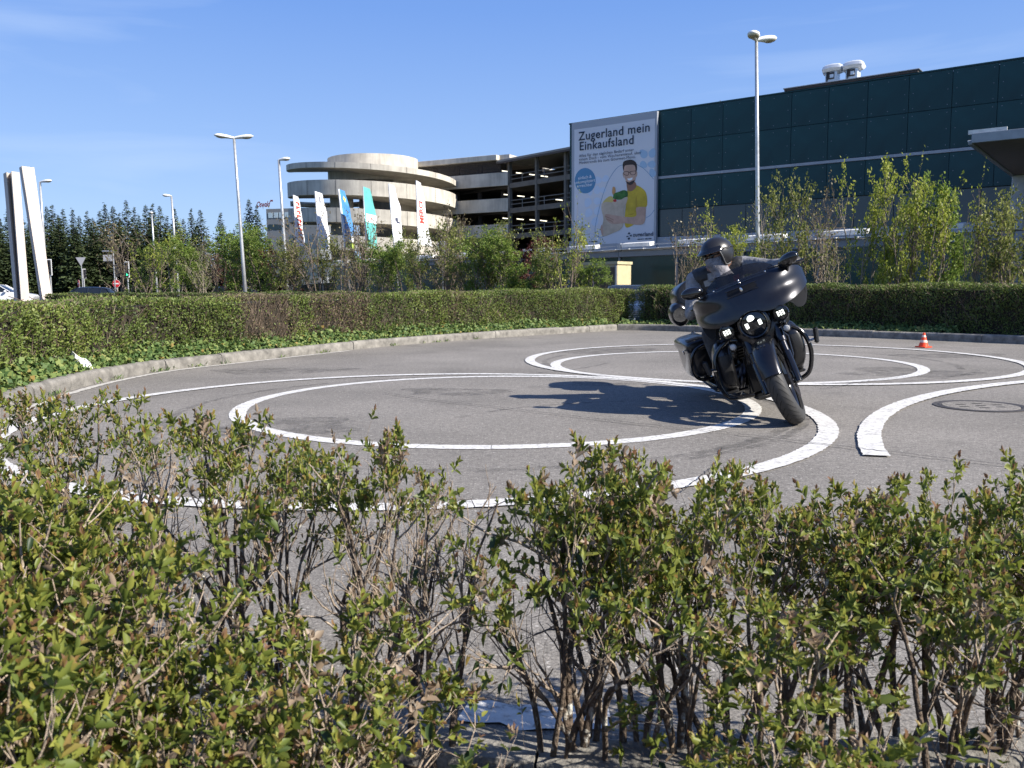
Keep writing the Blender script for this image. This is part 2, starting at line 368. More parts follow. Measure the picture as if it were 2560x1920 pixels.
for k, (cx, cy, r_, a0, a1, w_) in enumerate(((-.35, 7.25, 2.62, -150, 20, .09), (-.35, 7.25, 2.72, -60, 60, .07), (-.3, 7.3, 2.5, 90, 210, .08), (3.2, 11.5, 2.75, 150, 330, .09), (3.1, 11.4, 2.62, -30, 100, .08), (1.2, 5.6, 1.9, 60, 150, .06), (-1.5, 12.5, 3.0, -90, -20, .07))):
    bline(arcl(cx, cy, r_, a0, a1), w_, .0015+.0003*k, 'tyre_mark', M_SCUFF, .01, .05, 20+k)
for k, (x, y, r_) in enumerate(((-2.9, 10.6, .55), (-.6, 8.3, .35), (.9, 8.9, .22), (4.6, 9.9, .5), (-1.7, 6.2, .4), (1.6, 13.6, .6), (6.4, 12.2, .5))):
    MB().add([(x, y, .0032)]+[(x+r_*1.5*math.cos(a)*(1+.3*math.sin(a*3+k)), y+r_*math.sin(a)*(1+.25*math.cos(a*2+k)), .0032) for a in [2*math.pi*j/28 for j in range(28)]], [(0, j+1, (j+1) % 28+1) for j in range(28)]).build('oil_stain', M_SCUFF, asph)

# manhole
mh = empty('manhole_cover', (3.91, 7.01, 0)); tag(mh, 'round manhole cover set in the asphalt beside the open white arc', 'manhole cover')
M_IRON = mat('cast iron', (.09, .08, .073), .6, metal=.5, vary=.3, vscale=30)
MB().lathe([(.36, -.01), (.36, .006), (.335, .0065), (.325, .003), (.318, .0065), (.300, .0065), (.295, .003)], seg=48).build('frame', M_IRON, mh, auto=40)
MB().lathe([(.29, .002), (.29, .0055), (.0, .0055)], seg=48).build('lid', M_ASPH, mh, auto=40)
for k in range(6):
    a = k*math.pi/3+.3; MB().box((.15*math.cos(a)*1.1, .13*math.sin(a), .006), (.075, .028, .003), bev=.001).build('vent_hole', M_CRACK, mh)
MB().box((0, 0, .006), (.075, .028, .003), bev=.001).build('vent_hole', M_CRACK, mh)

# traffic cone
cone = empty('traffic_cone', (6.76, 13.9, 0), .5); tag(cone, 'small orange traffic cone with pale bands on the far asphalt', 'traffic cone')
M_OR = mat('cone orange', (.90, .075, .018), .45, spec=.4); M_WB = mat('cone band', (.85, .62, .52), .5)
MB().box((0, 0, .012), (.19, .19, .022), bev=.006).build('base', M_OR, cone)
MB().lathe([(.075, .022), (.072, .03), (.058, .085)], seg=24).lathe([(.046, .125), (.034, .17)], seg=24).lathe([(.025, .205), (.017, .24), (.012, .242), (.0, .242)], seg=24).build('body', M_OR, cone, auto=40)
MB().lathe([(.0585, .085), (.0465, .125)], seg=24).lathe([(.0345, .17), (.0255, .205)], seg=24).build('reflective_band', M_WB, cone, smooth=True)

# white litter caught behind the kerb
pp = gp(232, 908); M_PAPER = mat('white plastic', (.82, .82, .82), .5)
v = []; f = []
rg = random.Random(4); N = 9
for i in range(N):
    for j in range(N):
        u_, q = i/(N-1), j/(N-1); v.append(((u_-.5)*.26*(1-.35*q), rg.uniform(-.02, .02)+.05*math.sin(u_*6+q*3)*q+.05*q, .015+.21*q*(1-.65*u_)+rg.uniform(-.012, .012)))
for i in range(N-1):
    for j in range(N-1): f.append((i*N+j, (i+1)*N+j, (i+1)*N+j+1, i*N+j+1))
mbp = MB().add(v, f); lit = mbp.build('plastic_bag', M_PAPER, auto=20, fixn=False); sm = lit.modifiers.new('s', 'SOLIDIFY'); sm.thickness = .003
lit.location = (-4.80, 9.40, .135); lit.rotation_euler = (0, 0, .35); tag(lit, 'crumpled white plastic scrap lying behind the left kerb', 'litter')

# ------------------------------------------------------------------ green shopping hall
M_TEAL = mat('teal cladding', (.006, .047, .053), .36, vary=.35, vscale=.35, spec=.30)
M_TEALD = mat('dark teal backing', (.006, .016, .018), .6)
M_GLASSD = mat('dark glazing', (.012, .030, .034), .12, spec=.6)
M_ALU = mat('grey aluminium', (.30, .32, .35), .45, metal=.35, vary=.15, vscale=3)
M_WALLG = mat('pale wall', (.40, .42, .45), .8, vary=.2, vscale=2)
M_GALV = mat('galvanised steel', (.52, .53, .54), .42, metal=.55, vary=.25, vscale=9)
P0 = at(1425, 720, 55.0); FD = Vector((.798, -.602, 0)); FN = Vector((-.602, -.798, 0))
def fac(t, z, o=0.0): return Vector((P0.x, P0.y, 0))+FD*t+FN*o+Vector((0, 0, z))
def facM(): return Matrix((FD, FN*-1, Vector((0, 0, 1)))).transposed()     # local x along, y into the wall, z up
FM = facM()
Yq = fac(14.5, 0).y
ZT = at(1425, 311, 55).z; ZR = [at(2000, yy, Yq).z for yy in (315.6, 408, 416.5, 500)]
hall = empty('shopping_hall', fac(0, 0)); tag(hall, 'long dark teal panelled shopping hall behind the trees on the right', 'building')
def inhall(mb): return mb.xf(lambda p: p-hall.location)
LEN = 36.0
def fbox(mb, t0, t1, z0, z1, o0, o1, mi=0, bev=0):
    c = fac((t0+t1)/2, (z0+z1)/2, (o0+o1)/2); return mb.box(c, (t1-t0, abs(o1-o0), z1-z0), mi, FM, bev)
inhall(fbox(MB(), 0, LEN, -.1, ZT-.12, -30, -.03)).build('wall', M_TEALD, hall)
rows = [(ZR[0], ZT-.03), (ZR[1], ZR[0]), (ZR[3], ZR[2])]
JT = [.58-1.93+1.93*k for k in range(20)]
rv = MB()
for (z0, z1) in rows:
    pm = None
    for k in range(len(JT)-1):
        t0, t1 = max(JT[k], 0.0), JT[k+1]
        if t1-t0 < .3: continue
        if t1 < 6.6 and z0 < ZR[0]-.1 and t0 > .6: pass
        c = fac((t0+t1)/2, (z0+z1)/2, .02)-hall.location
        if pm is None or t0 == 0.0:
            o = MB().box((0, 0, 0), (t1-t0-.022, .05, z1-z0-.022), 0, FM, .004).build('panel', M_TEAL, hall)
            if t0 > 0: pm = o.data
        else:
            o = link('panel', pm, hall)
        o.location = c
        n_ = 0.0008
        o.rotation_euler = (random.uniform(-n_, n_)*3, 0, random.uniform(-n_, n_)*3)
        for (du, dv) in ((.1, .1), (.1, .5), (.1, .9), (.9, .1), (.9, .5), (.9, .9), (.5, .1), (.5, .9)):
            rv.box(fac(t0+(t1-t0)*du, z0+(z1-z0)*dv, .05)-hall.location, (.03, .012, .03), 0, FM)
tag(rv.build('rivets', M_ALU, hall), kind='stuff')
inhall(fbox(MB(), 0, LEN, ZR[2]+.01, ZR[1]-.01, -.02, .09, 0, .01)).build('trim_band', M_ALU, hall)
inhall(fbox(MB(), -.05, LEN, ZT-.02, ZT+.06, -.4, .07, 0, .01)).build('coping', M_TEAL, hall)
# lower glazing strip, ledge and shop windows, each pane a piece
zg0, zg1 = 4.05, ZR[3]-.03
for k in range(18):
    inhall(fbox(MB(), .1+1.93*k, .1+1.93*k+1.9, zg0, zg1, -.02, .02, 0, .004)).build('pane', M_GLASSD, hall)
inhall(fbox(MB(), 0, LEN, 3.35, 4.02, -.03, .12, 0, .01)).build('ledge', M_WALLG, hall)
for k in range(12):
    inhall(fbox(MB(), .1+2.9*k, .1+2.9*k+2.8, .25, 3.3, -.02, .03, 0, .004)).build('shop_window', M_GLASSD, hall)
    inhall(fbox(MB(), .01+2.9*k, .09+2.9*k, .0, 3.33, -.02, .09)).build('mullion', M_ALU, hall)
# raised coping over the roof edge and roof fans
def tpx(px): k = (px-1280)/FPX; return (P0.y*k-P0.x)/(.798+.602*k)
ta, tb = tpx(1946), tpx(2268)
M_DARKB = mat('dark roof edge', (.07, .055, .05), .7)
inhall(fbox(MB(), ta, tb, ZT+.06, ZT+.17, -1.5, .10, 0, .02)).build('raised_coping', [M_DARKB], hall)
inhall(fbox(MB(), ta-.05, tb+.08, ZT+.17, ZT+.23, -1.55, .16, 0, .02)).build('raised_coping', M_ALU, hall)
M_GALVB = mat('bright sheet metal', (.72, .74, .76), .35, metal=.3)
for i, px in enumerate((2048, 2098)):
    t = tpx(px); b = fac(t, ZT+.23, -.9)
    fan = empty('roof_fan', b, math.atan2(FD.y, FD.x)); tag(fan, ['left white metal roof ventilator on the teal hall', 'right white metal roof ventilator on the teal hall'][i], 'roof vent', 'roof fans')
    MB().box((0, 0, .02), (.8, .7, .10), bev=.01).build('base', M_DARKB, fan)
    MB().box((0, 0, .36), (.62, .55, .62), bev=.03).build('duct', M_GALVB, fan)
    rr_ = []
    for (x_, h_, z_) in ((-.44, .12, .78), (-.42, .24, .78), (-.34, .27, .80), (0, .27, .84), (.36, .26, .82), (.48, .20, .80), (.52, .10, .80)):
        rr_.append([(x_, -.36+a*.0, z_+h_*.9) if False else (x_, .42*math.cos(q), z_+h_*math.sin(q)) for a, q in enumerate([2*math.pi*j/10 for j in range(10)])])
    MB().rings(rr_).build('hood', M_GALVB, fan, auto=35)
    MB().box((-.04, -.30, .45), (.40, .05, .34)).build('motor_recess', M_DARKB, fan)
    MB().tube([(-.2, -.33, .05), (-.2, -.34, .5), (-.1, -.34, .62)], .03, 6).build('cable', mat('cable black', (.02, .02, .02), .5), fan)
    MB().box((.05, -.34, .42), (.2, .04, .2), bev=.02).build('motor', M_GALVB, fan)
b = fac(tpx(1738), ZT+.05, -3)
an = empty('roof_antenna', b); tag(an, 'thin roof antenna standing on the edge of the teal hall', 'antenna')
MB().cyl((0, 0, 0), (0, 0, .75), .03, 6).build('mast', M_ALU, an); MB().tube([(-.55, 0, .3), (-.5, 0, .62), (.3, 0, .62), (.3, 0, .3)], .02, 6).build('arm', M_ALU, an)

# ------------------------------------------------------------------ billboard on the hall
bb = empty('billboard', fac(.35, 0)); tag(bb, 'large white shopping advertisement billboard on the left end of the hall', 'billboard')
inb = lambda mb: mb.xf(lambda p: p-bb.location)
U0, U1 = tpx(1436), tpx(1643.5); Bz1 = ZT-.02; Bz0 = at(1640, 612, fac(tpx(1640), 0).y).z
M_FRAME = mat('billboard frame', (.34, .36, .40), .5, metal=.2); M_SHEET = mat('printed sheet white', (.60, .62, .67), .65)
inb(fbox(MB(), U0, U1, Bz0-.25, Bz1, .08, .30, 0, .01)).build('frame', M_FRAME, bb)
S0, S1 = tpx(1443), tpx(1638.5); Sz0 = at(1640, 605, fac(tpx(1640), 0).y).z; Sz1 = at(1639, 298, fac(tpx(1639), 0).y).z
inb(fbox(MB(), S0, S1, Sz0, Sz1, .28, .315)).build('poster_sheet', M_SHEET, bb)
W_, H_ = S1-S0, Sz1-Sz0
ZM = [0.318]
def pu(u, v): return fac(S0+u*W_, Sz0+v*H_, ZM[0])-bb.location
def flat(polys, name, m, up=.0015):
    ZM[0] += up; mb = MB()
    for pl in polys: mb.add([pu(u, v) for u, v in pl], [tuple(range(len(pl)))])
    return mb.build(name, m, bb, fixn=False)
def uvp(x, y):
    """zoom crop pixel (1400..1680, 280..640, x4.607) -> poster u,v"""
    xa, ya = 1400+x/4.607, 280+y/4.607
    t = tpx(xa); Yd = fac(t, 0).y; z = at(xa, ya, Yd).z
    return ((t-S0)/W_, (z-Sz0)/H_)
PV = lambda pts: [uvp(*p) for p in pts]
def smoothp(pts, n=5):
    c = cr(pts+[pts[0]], n); return [tuple(p) for p in c[:-1]]
def pcol(n_, c, **k): return mat(n_, c, .65, **k)
P_NAVY = pcol('print navy', (.012, .028, .055)); P_BLUE = pcol('print blue', (.085, .24, .42)); P_PALE = pcol('print pale blue', (.52, .62, .76)); P_MID = pcol('print mid blue', (.33, .48, .64))
P_SKIN = pcol('print skin', (.52, .34, .26), vary=.25, vscale=1.5); P_HAIR = pcol('print hair', (.035, .022, .018)); P_YEL = pcol('print yellow', (.55, .40, .03), vary=.3, vscale=1.2)
P_BAG = pcol('print paper bag', (.52, .43, .33), vary=.25, vscale=1.6); P_GREEN = pcol('print salad', (.045, .17, .03), vary=.7, vscale=3.5); P_BREAD = pcol('print bread', (.50, .27, .10)); P_WHITE = pcol('print white', (.80, .82, .84)); P_SKIND = pcol('print skin dark', (.26, .13, .08)); P_YELD = pcol('print yellow fold', (.38, .26, .02)); P_RED = pcol('print red', (.45, .03, .03)); P_LEMON = pcol('print banana', (.55, .45, .14))
def drop(cx, cy, r, ang, k=1.5):
    pts = []
    for j in range(14):
        a = 2*math.pi*j/14; rr = r*(1+(k-1)*max(0, math.cos(a))**6)
        pts.append((cx+rr*math.cos(a+ang), cy+rr*1.12*math.sin(a+ang)))
    return PV(pts)
flat([drop(x, y, r, a) for x, y, r, a in ((455, 790, 38, 0), (555, 770, 34, 2.5), (455, 910, 36, -1.5), (525, 905, 30, 3.1), (355, 1040, 40, 2.0), (455, 1030, 38, 0), (375, 920, 30, 1.5), (365, 1160, 40, 2.2), (455, 1150, 36, -1.2), (430, 1270, 40, -1.0))], 'print_drops', P_PALE)
flat([drop(980, 495, 42, 3.9), drop(1070, 490, 40, -1.2, 1.6), drop(970, 610, 36, .5), drop(1075, 610, 38, 3.14), drop(1080, 715, 38, -2)], 'print_drops', P_MID)
def arcpts(pts, wd=5):
    c = cr(pts, 6); o1 = []; o2 = []
    for i, p in enumerate(c):
        q = c[min(i+1, len(c)-1)]-c[max(i-1, 0)]; q = q/np.linalg.norm(q); nn = np.array((-q[1], q[0]))*wd/2; o1.append(p+nn); o2.append(p-nn)
    A = PV(o1); B = PV(o2); return [[A[i], A[i+1], B[i+1], B[i]] for i in range(len(A)-1)]
flat(arcpts([(760, 610), (690, 640), (620, 730), (560, 850), (510, 1000), (460, 1200), (435, 1340), (440, 1400), (470, 1440), (520, 1440), (600, 1405)])+arcpts([(900, 610), (980, 660), (1050, 730), (1090, 780)])+arcpts([(1105, 1130), (1060, 1190), (1010, 1225)]), 'print_outline', P_BLUE)
flat([PV([(322+118*math.cos(a), 797+146*math.sin(a)) for a in [2*math.pi*j/32 for j in range(32)]])], 'print_disc', P_BLUE)
# the man with the shopping bag
flat([PV(smoothp([(800, 860), (850, 845), (905, 850), (960, 880), (1005, 930), (1022, 1010), (1012, 1098), (915, 1112), (905, 1170), (900, 1260), (860, 1310), (780, 1330), (770, 1200), (790, 1000), (795, 920)], 3))], 'print_shirt', P_YEL)
flat([PV([(900, 960), (912, 1100), (903, 1180), (893, 1150), (890, 1020)]), PV([(800, 1180), (880, 1170), (850, 1190)])], 'print_folds', P_YELD)
flat([PV(smoothp([(785, 810), (800, 905), (850, 915), (900, 860), (870, 800)], 3))], 'print_neck', P_SKIND)
flat([PV(smoothp([(748, 640), (760, 600), (820, 585), (880, 610), (900, 660), (893, 740), (885, 790), (860, 825), (825, 840), (792, 820), (768, 770), (755, 710)], 4)), PV(smoothp([(900, 690), (908, 705), (905, 740), (893, 755)], 3)), PV(smoothp([(752, 700), (744, 715), (750, 750), (760, 765)], 3))], 'print_face', P_SKIN)
flat([PV(smoothp([(742, 620), (752, 580), (790, 562), (845, 557), (885, 580), (903, 620), (902, 680), (890, 690), (884, 640), (862, 615), (800, 618), (765, 630), (757, 680), (748, 670)], 3))], 'print_hair', P_HAIR)
flat([PV(smoothp([(775, 800), (800, 835), (830, 848), (862, 830), (888, 780), (880, 790), (850, 800), (820, 815), (795, 808)], 3))], 'print_beard', P_HAIR)
flat(arcpts([(755, 700), (780, 692), (808, 695), (812, 720), (800, 735), (775, 733), (758, 722), (755, 700)], 6)+arcpts([(828, 695), (860, 688), (888, 688), (890, 712), (876, 728), (845, 730), (830, 715), (828, 695)], 6)+arcpts([(808, 702), (828, 700)], 6), 'print_glasses', P_HAIR)
flat([PV(smoothp([(795, 772), (825, 770), (855, 762), (850, 785), (825, 795), (805, 790)], 3))], 'print_smile', P_WHITE)
flat([PV(smoothp([(632, 870), (650, 866), (664, 890), (665, 930), (640, 960), (626, 930)], 3))], 'print_baguette', P_BREAD)
flat([PV(smoothp([(560, 1000), (600, 975), (632, 985), (640, 1040), (560, 1060), (520, 1050)], 3))], 'print_bananas', P_LEMON)
flat([PV(smoothp([(508, 1060), (560, 1040), (640, 1045), (720, 1015), (800, 985), (790, 1050), (770, 1120), (765, 1220), (740, 1340), (640, 1395), (525, 1435), (508, 1350), (530, 1240), (508, 1130)], 3))], 'print_bag', P_BAG)
flat([PV(smoothp([(638, 980), (650, 945), (700, 925), (760, 905), (800, 925), (803, 975), (770, 990), (720, 1015), (670, 1012), (640, 1000)], 4))], 'print_salad', P_GREEN)
flat([PV(smoothp([(640, 1015), (665, 1010), (680, 1030), (660, 1042), (642, 1035)], 3))], 'print_tomato', P_RED)
flat([PV(smoothp([(1010, 1098), (1008, 1180), (1000, 1260), (970, 1297), (900, 1302), (780, 1285), (700, 1292), (630, 1292), (580, 1262), (548, 1210), (560, 1180), (640, 1190), (700, 1200), (780, 1212), (860, 1215), (905, 1190), (902, 1105)], 3)), PV(smoothp([(510, 1300), (520, 1320), (530, 1380), (525, 1430), (505, 1390), (498, 1340)], 3))], 'print_arm', P_SKIN)
flat(arcpts([(548, 1205), (600, 1225), (650, 1250)], 5)+arcpts([(560, 1235), (610, 1255), (640, 1275)], 5), 'print_fingers', P_SKIND)
flat([PV([(805, 1410), (820, 1385), (838, 1400), (828, 1412)]), PV([(792, 1430), (825, 1432), (795, 1446)]), PV([(852, 1412), (850, 1440), (826, 1428)]), PV([(838, 1450), (822, 1478), (805, 1462), (818, 1448)])], 'print_emblem', P_NAVY)
def text(body, u, v, size, m, name='lettering', shear=0, spacing=1.0, align='LEFT', bold=0.0, rot=0.0, frame=None, parent=None, up=None):
    cu = bpy.data.curves.new(name, 'FONT'); cu.body = body; cu.size = size; cu.align_x = align; cu.shear = shear; cu.space_character = spacing; cu.offset = bold; cu.resolution_u = 3
    to = bpy.data.objects.new('tmp', cu); COL.objects.link(to)
    dg = bpy.context.evaluated_depsgraph_get(); me = bpy.data.meshes.new_from_object(to.evaluated_get(dg)); bpy.data.objects.remove(to)
    c_, s_ = math.cos(rot), math.sin(rot)
    for vv in me.vertices:
        x, y = vv.co.x*c_-vv.co.y*s_, vv.co.x*s_+vv.co.y*c_
        vv.co = frame(u, v, x, y)
    me.materials.clear(); me.materials.append(m); me.name = name
    return link(name, me, parent)
def tb(body, x, y, size, m, **k):
    ZM[0] += .0015; z = ZM[0]; u, v = uvp(x, y)
    return text(body, u, v, size, m, frame=lambda u, v, a, b: fac(S0+u*W_+a, Sz0+v*H_+b, z)-bb.location, parent=bb, **k)
hpx = lambda px: px/4.607/FPX*54.5      # zoom pixels -> metres on the poster
tb('Zugerland mein', 248, 338, .74, P_NAVY, bold=.008, spacing=1.06); tb('Einkaufsland', 254, 452, .74, P_NAVY, bold=.008, spacing=1.06)
tb('Alles für den täglichen Bedarf unter', 254, 530, .245, P_NAVY, spacing=1.08); tb('einem Dach - vom Wocheneinkauf, über', 254, 570, .245, P_NAVY, spacing=1.08); tb('Modetrends bis zum Gourmet-Menü.', 254, 610, .245, P_NAVY, spacing=1.08)
tb('einfach &', 320, 775, .27, P_WHITE, align='CENTER', rot=.03); tb('unkompliziert', 320, 822, .27, P_WHITE, align='CENTER', rot=.03); tb('erreichbar', 320, 866, .27, P_WHITE, align='CENTER', rot=.03)
tb('zugerland', 868, 1438, .335, P_NAVY, bold=.006, spacing=1.05)
flat([PV([(x, 1463-(x-920)*.05), (x+w2, 1463-(x+w2-920)*.05), (x+w2, 1474-(x+w2-920)*.05), (x, 1474-(x-920)*.05)]) for x, w2 in ((920, 34), (958, 18), (980, 10), (1005, 32), (1042, 36))], 'print_small_line', P_NAVY)
flat([PV([(x, 1495), (x+w2, 1493), (x+w2, 1503), (x, 1505)]) for x, w2 in ((272, 30), (305, 36))], 'print_small_logo', P_RED)
flat([PV([(x, 1491), (x+w2, 1489), (x+w2, 1500), (x, 1502)]) for x, w2 in ((370, 14), (395, 70))], 'print_small_logo', P_NAVY)

# ------------------------------------------------------------------ covered walkway in front of the hall
M_GREENG = mat('green glass wall', (.012, .052, .048), .18, vary=.3, vscale=.7, spec=.5)
M_ROOFW = mat('white roof sheet', (.74, .73, .70), .5, vary=.2, vscale=4); M_GREY = mat('grey steel', (.22, .235, .25), .5, metal=.2)
WP = Vector((-1.56, 50.1, 0)); WD = Vector((.656, -.755, 0)).normalized(); WN = Vector((-WD.y*-1, 0, 0)); WN = Vector((WD.y, -WD.x, 0)).normalized()
WM = Matrix((WD, -WN, Vector((0, 0, 1)))).transposed()
walk = empty('covered_walkway', WP); tag(walk, 'low covered walkway with green glass wall and white roof edge', 'walkway')
def wb(mb, s0, s1, z0, z1, o0, o1, mi=0, bev=0, tilt=0):
    c = WD*(s0+s1)/2+WN*((o0+o1)/2)+Vector((0, 0, (z0+z1)/2)); M = WM @ Matrix.Rotation(tilt, 3, 'X')
    return mb.box(c, (s1-s0, abs(o1-o0), z1-z0), mi, M, bev)
BAY = 3.52
for k in range(-5, 8):
    s0 = k*BAY
    wb(MB(), s0-.06, s0+.06, -.1, 2.75, -.05, .08, 0, .01).build('post', M_GREY, walk)
    wb(MB(), s0+.07, s0+BAY-.07, .12, 2.52, -.03, .0, 0, .004).build('glass_panel', M_GREENG, walk)
    wb(MB(), s0, s0+BAY-.012, 2.53, 2.80, -.08, .14, 0, .01).build('fascia', M_GREY, walk)
    for j in range(4):
        a = s0+j*BAY/4
        wb(MB(), a+.02, a+BAY/4-.02, 2.90, 2.935, -2.2, .35, 0, .004, .025+.008*((j*7) % 3)).build('roof_sheet', M_ROOFW, walk)
    wb(MB(), s0-.10, s0+.10, 2.81, 3.20, -.02, .10, 0, .01).build('upstand', M_ALU, walk)
    wb(MB(), s0+.12, s0+1.9, 3.02, 3.20, -.30, .06, 0, .01, .18).build('roof_light', M_ROOFW, walk)
    wb(MB(), s0+2.0, s0+BAY-.13, 3.06, 3.10, -.05, .02).build('rail', M_ALU, walk)

# ------------------------------------------------------------------ beige kiosk, shop banners, entrance canopy
M_BEIGE = mat('beige render', (.52, .45, .27), .85, vary=.15, vscale=3); M_BROWN = mat('brown shutter', (.11, .085, .05), .7, vary=.2, vscale=2)
kc = at(1543, 700, 38); kq = empty('utility_kiosk', (kc.x, kc.y, 0)); tag(kq, 'small beige utility box with brown shutters and sunlit side beside the hedge gap', 'kiosk')
d1 = Vector((-.75, .66, 0)); d2 = Vector((.50, .866, 0)).normalized(); d2 = Vector((.66, .75, 0))
ztk = at(1543, 656, 38).z
def kbox(a0, a1, b0, b1, z0, z1):
    q = [d1*a0+d2*b0, d1*a1+d2*b0, d1*a1+d2*b1, d1*a0+d2*b1]
    return MB().add([(p.x, p.y, z0) for p in q]+[(p.x, p.y, z1) for p in q], [(0, 1, 2, 3), (4, 5, 6, 7), (0, 1, 5, 4), (1, 2, 6, 5), (2, 3, 7, 6), (3, 0, 4, 7)])
kbox(0, 2.6, 0, 1.1, -.1, ztk-.08).build('wall', M_BEIGE, kq); kbox(-.05, 2.65, -.06, 1.15, ztk-.08, ztk+.05).build('roof', M_BEIGE, kq)
for j in range(2): kbox(.12+1.22*j, 1.26+1.22*j, -.03, .0, .1, ztk-.2).build('shutter', M_BROWN, kq); kbox(.03+1.22*j, .10+1.22*j, -.05, .0, .0, ztk-.1).build('frame', M_ALU, kq)
M_BAN = mat('pale teal banner', (.36, .50, .47), .5)
bt0, bt1 = tpx(2165), tpx(2300)
sb = empty('shop_banner', fac((bt0+bt1)/2, 0, 1.6)); tag(sb, 'pale teal shop window banner behind the tall yellow-green tree', 'banner')
zb0, zb1 = 1.6, 3.25
fbox(MB(), bt0, bt1, zb0, zb1, 1.58, 1.62).xf(lambda p: p-sb.location).build('sheet', M_BAN, sb)
fbox(MB(), bt0-1.0, bt0-.05, zb0, zb1, 1.57, 1.60).xf(lambda p: p-sb.location).build('sheet', mat('pale poster', (.55, .55, .45), .5), sb)
for tt in (bt0-.02, bt1+.03): fbox(MB(), tt-.04, tt+.04, -.1, 3.3, 1.5, 1.64).xf(lambda p: p-sb.location).build('post', M_GALV, sb)
text('REV', 0, 0, .62, P_NAVY, bold=.02, frame=lambda u, v, a, b: fac(bt0+.25+a, 2.5+b, 1.625)-sb.location, parent=sb)
mbk = MB()
for k in range(7): mbk.box(fac(bt0+.1+.2*k, 3.08+.05*math.sin(k*2), 1.625)-sb.location, (.16, .006, .12), 0, FM)
for k in range(4): mbk.box(fac(bt0+1.45+.16*k, 2.62, 1.625)-sb.location, (.11, .006, .40), 0, FM)
mbk.build('red_print', P_RED, sb)
MB().rings([[tuple(fac(bt0+.75+.5*math.cos(a)*q, 1.95+.13*math.sin(a)*q, 1.622)-sb.location) for a in [2*math.pi*j/16 for j in range(16)]] for q in (1.0, .01)], cap=False).build('red_emblem', P_RED, sb)
can = empty('entrance_canopy', (13.8, 26, 0)); tag(can, 'grey entrance canopy with dark soffit and column at the right edge', 'canopy')
M_SOFF = mat('brown soffit', (.13, .105, .085), .7, vary=.2, vscale=3, stretch=(6, .3, 1)); M_COLW = mat('white column', (.52, .53, .55), .7, vary=.15, vscale=2)
CB = Vector((.602, .798, 0)); zc = 5.22
def cbx(a0, a1, b0, b1, z0, z1, bev=0):
    c = FD*(a0+a1)/2+CB*(b0+b1)/2+Vector((0, 0, (z0+z1)/2)); return MB().box(c, (a1-a0, b1-b0, z1-z0), 0, FM, bev)
cbx(.05, 16, .05, 12, zc+.06, zc+.26).build('roof', M_GREY, can)
for k in range(24): cbx(.06, 16, .06+.5*k, .06+.5*k+.488, zc+.02, zc+.058).build('soffit_board', M_SOFF, can)
cbx(0, 16, -.04, .04, zc+.02, zc+.30, .01).build('fascia', M_ALU, can)
cbx(-.10, .04, .05, 12, zc-.02, zc+.10, .02).build('gutter', M_GREY, can)
for k in range(15): cbx(-.16, -.02, .3+.78*k, .3+.78*k+.62, zc+.11, zc+.16, .01).build('gutter_clip', M_ROOFW, can)
cbx(-.12, .9, .10, .16, zc+.30, zc+.42).build('upstand', M_ROOFW, can)
cl = at(2540, 600, 33.5)-Vector((13.8, 26, 0)); MB().box((cl.x, cl.y, (zc-.0)/2), (.46, .46, zc+.03), 0, FM, .02).build('column', M_COLW, can)

# ------------------------------------------------------------------ car park with spiral ramp
def conc():
    m = bpy.data.materials.new('board marked concrete'); m.use_nodes = True; n = m.node_tree; b = n.nodes['Principled BSDF']; Lk = n.links.new
    tc = n.nodes.new('ShaderNodeTexCoord'); mpn = n.nodes.new('ShaderNodeMapping'); mpn.inputs['Scale'].default_value = (1.3, 1.3, .12); Lk(tc.outputs['Object'], mpn.inputs[0])
    z = n.nodes.new('ShaderNodeTexNoise'); z.inputs['Scale'].default_value = 1.6; z.inputs['Detail'].default_value = 7; z.inputs['Roughness'].default_value = .7; Lk(mpn.outputs[0], z.inputs[0])
    z2 = n.nodes.new('ShaderNodeTexNoise'); z2.inputs['Scale'].default_value = .6; z2.inputs['Detail'].default_value = 4; Lk(tc.outputs['Object'], z2.inputs[0])
    ad = n.nodes.new('ShaderNodeMath'); ad.operation = 'ADD'; Lk(z.outputs[0], ad.inputs[0]); Lk(z2.outputs[0], ad.inputs[1])
    r = n.nodes.new('ShaderNodeValToRGB'); e = r.color_ramp.elements; e[0].position = .38; e[0].color = (.38, .35, .305, 1); e[1].position = .60; e[1].color = (.60, .56, .485, 1)
    hm = n.nodes.new('ShaderNodeMath'); hm.operation = 'MULTIPLY'; hm.inputs[1].default_value = .5; Lk(ad.outputs[0], hm.inputs[0]); Lk(hm.outputs[0], r.inputs[0]); Lk(r.outputs[0], b.inputs['Base Color']); b.inputs['Roughness'].default_value = .9
    return m
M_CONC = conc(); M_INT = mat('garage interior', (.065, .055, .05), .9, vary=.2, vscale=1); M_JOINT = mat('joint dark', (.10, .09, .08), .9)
Cc = at(940, 700, 104); ramp = empty('spiral_ramp', (Cc.x, Cc.y, 0)); tag(ramp, 'round concrete spiral car ramp with stacked curved parapets', 'car park ramp')
RO = 10.1
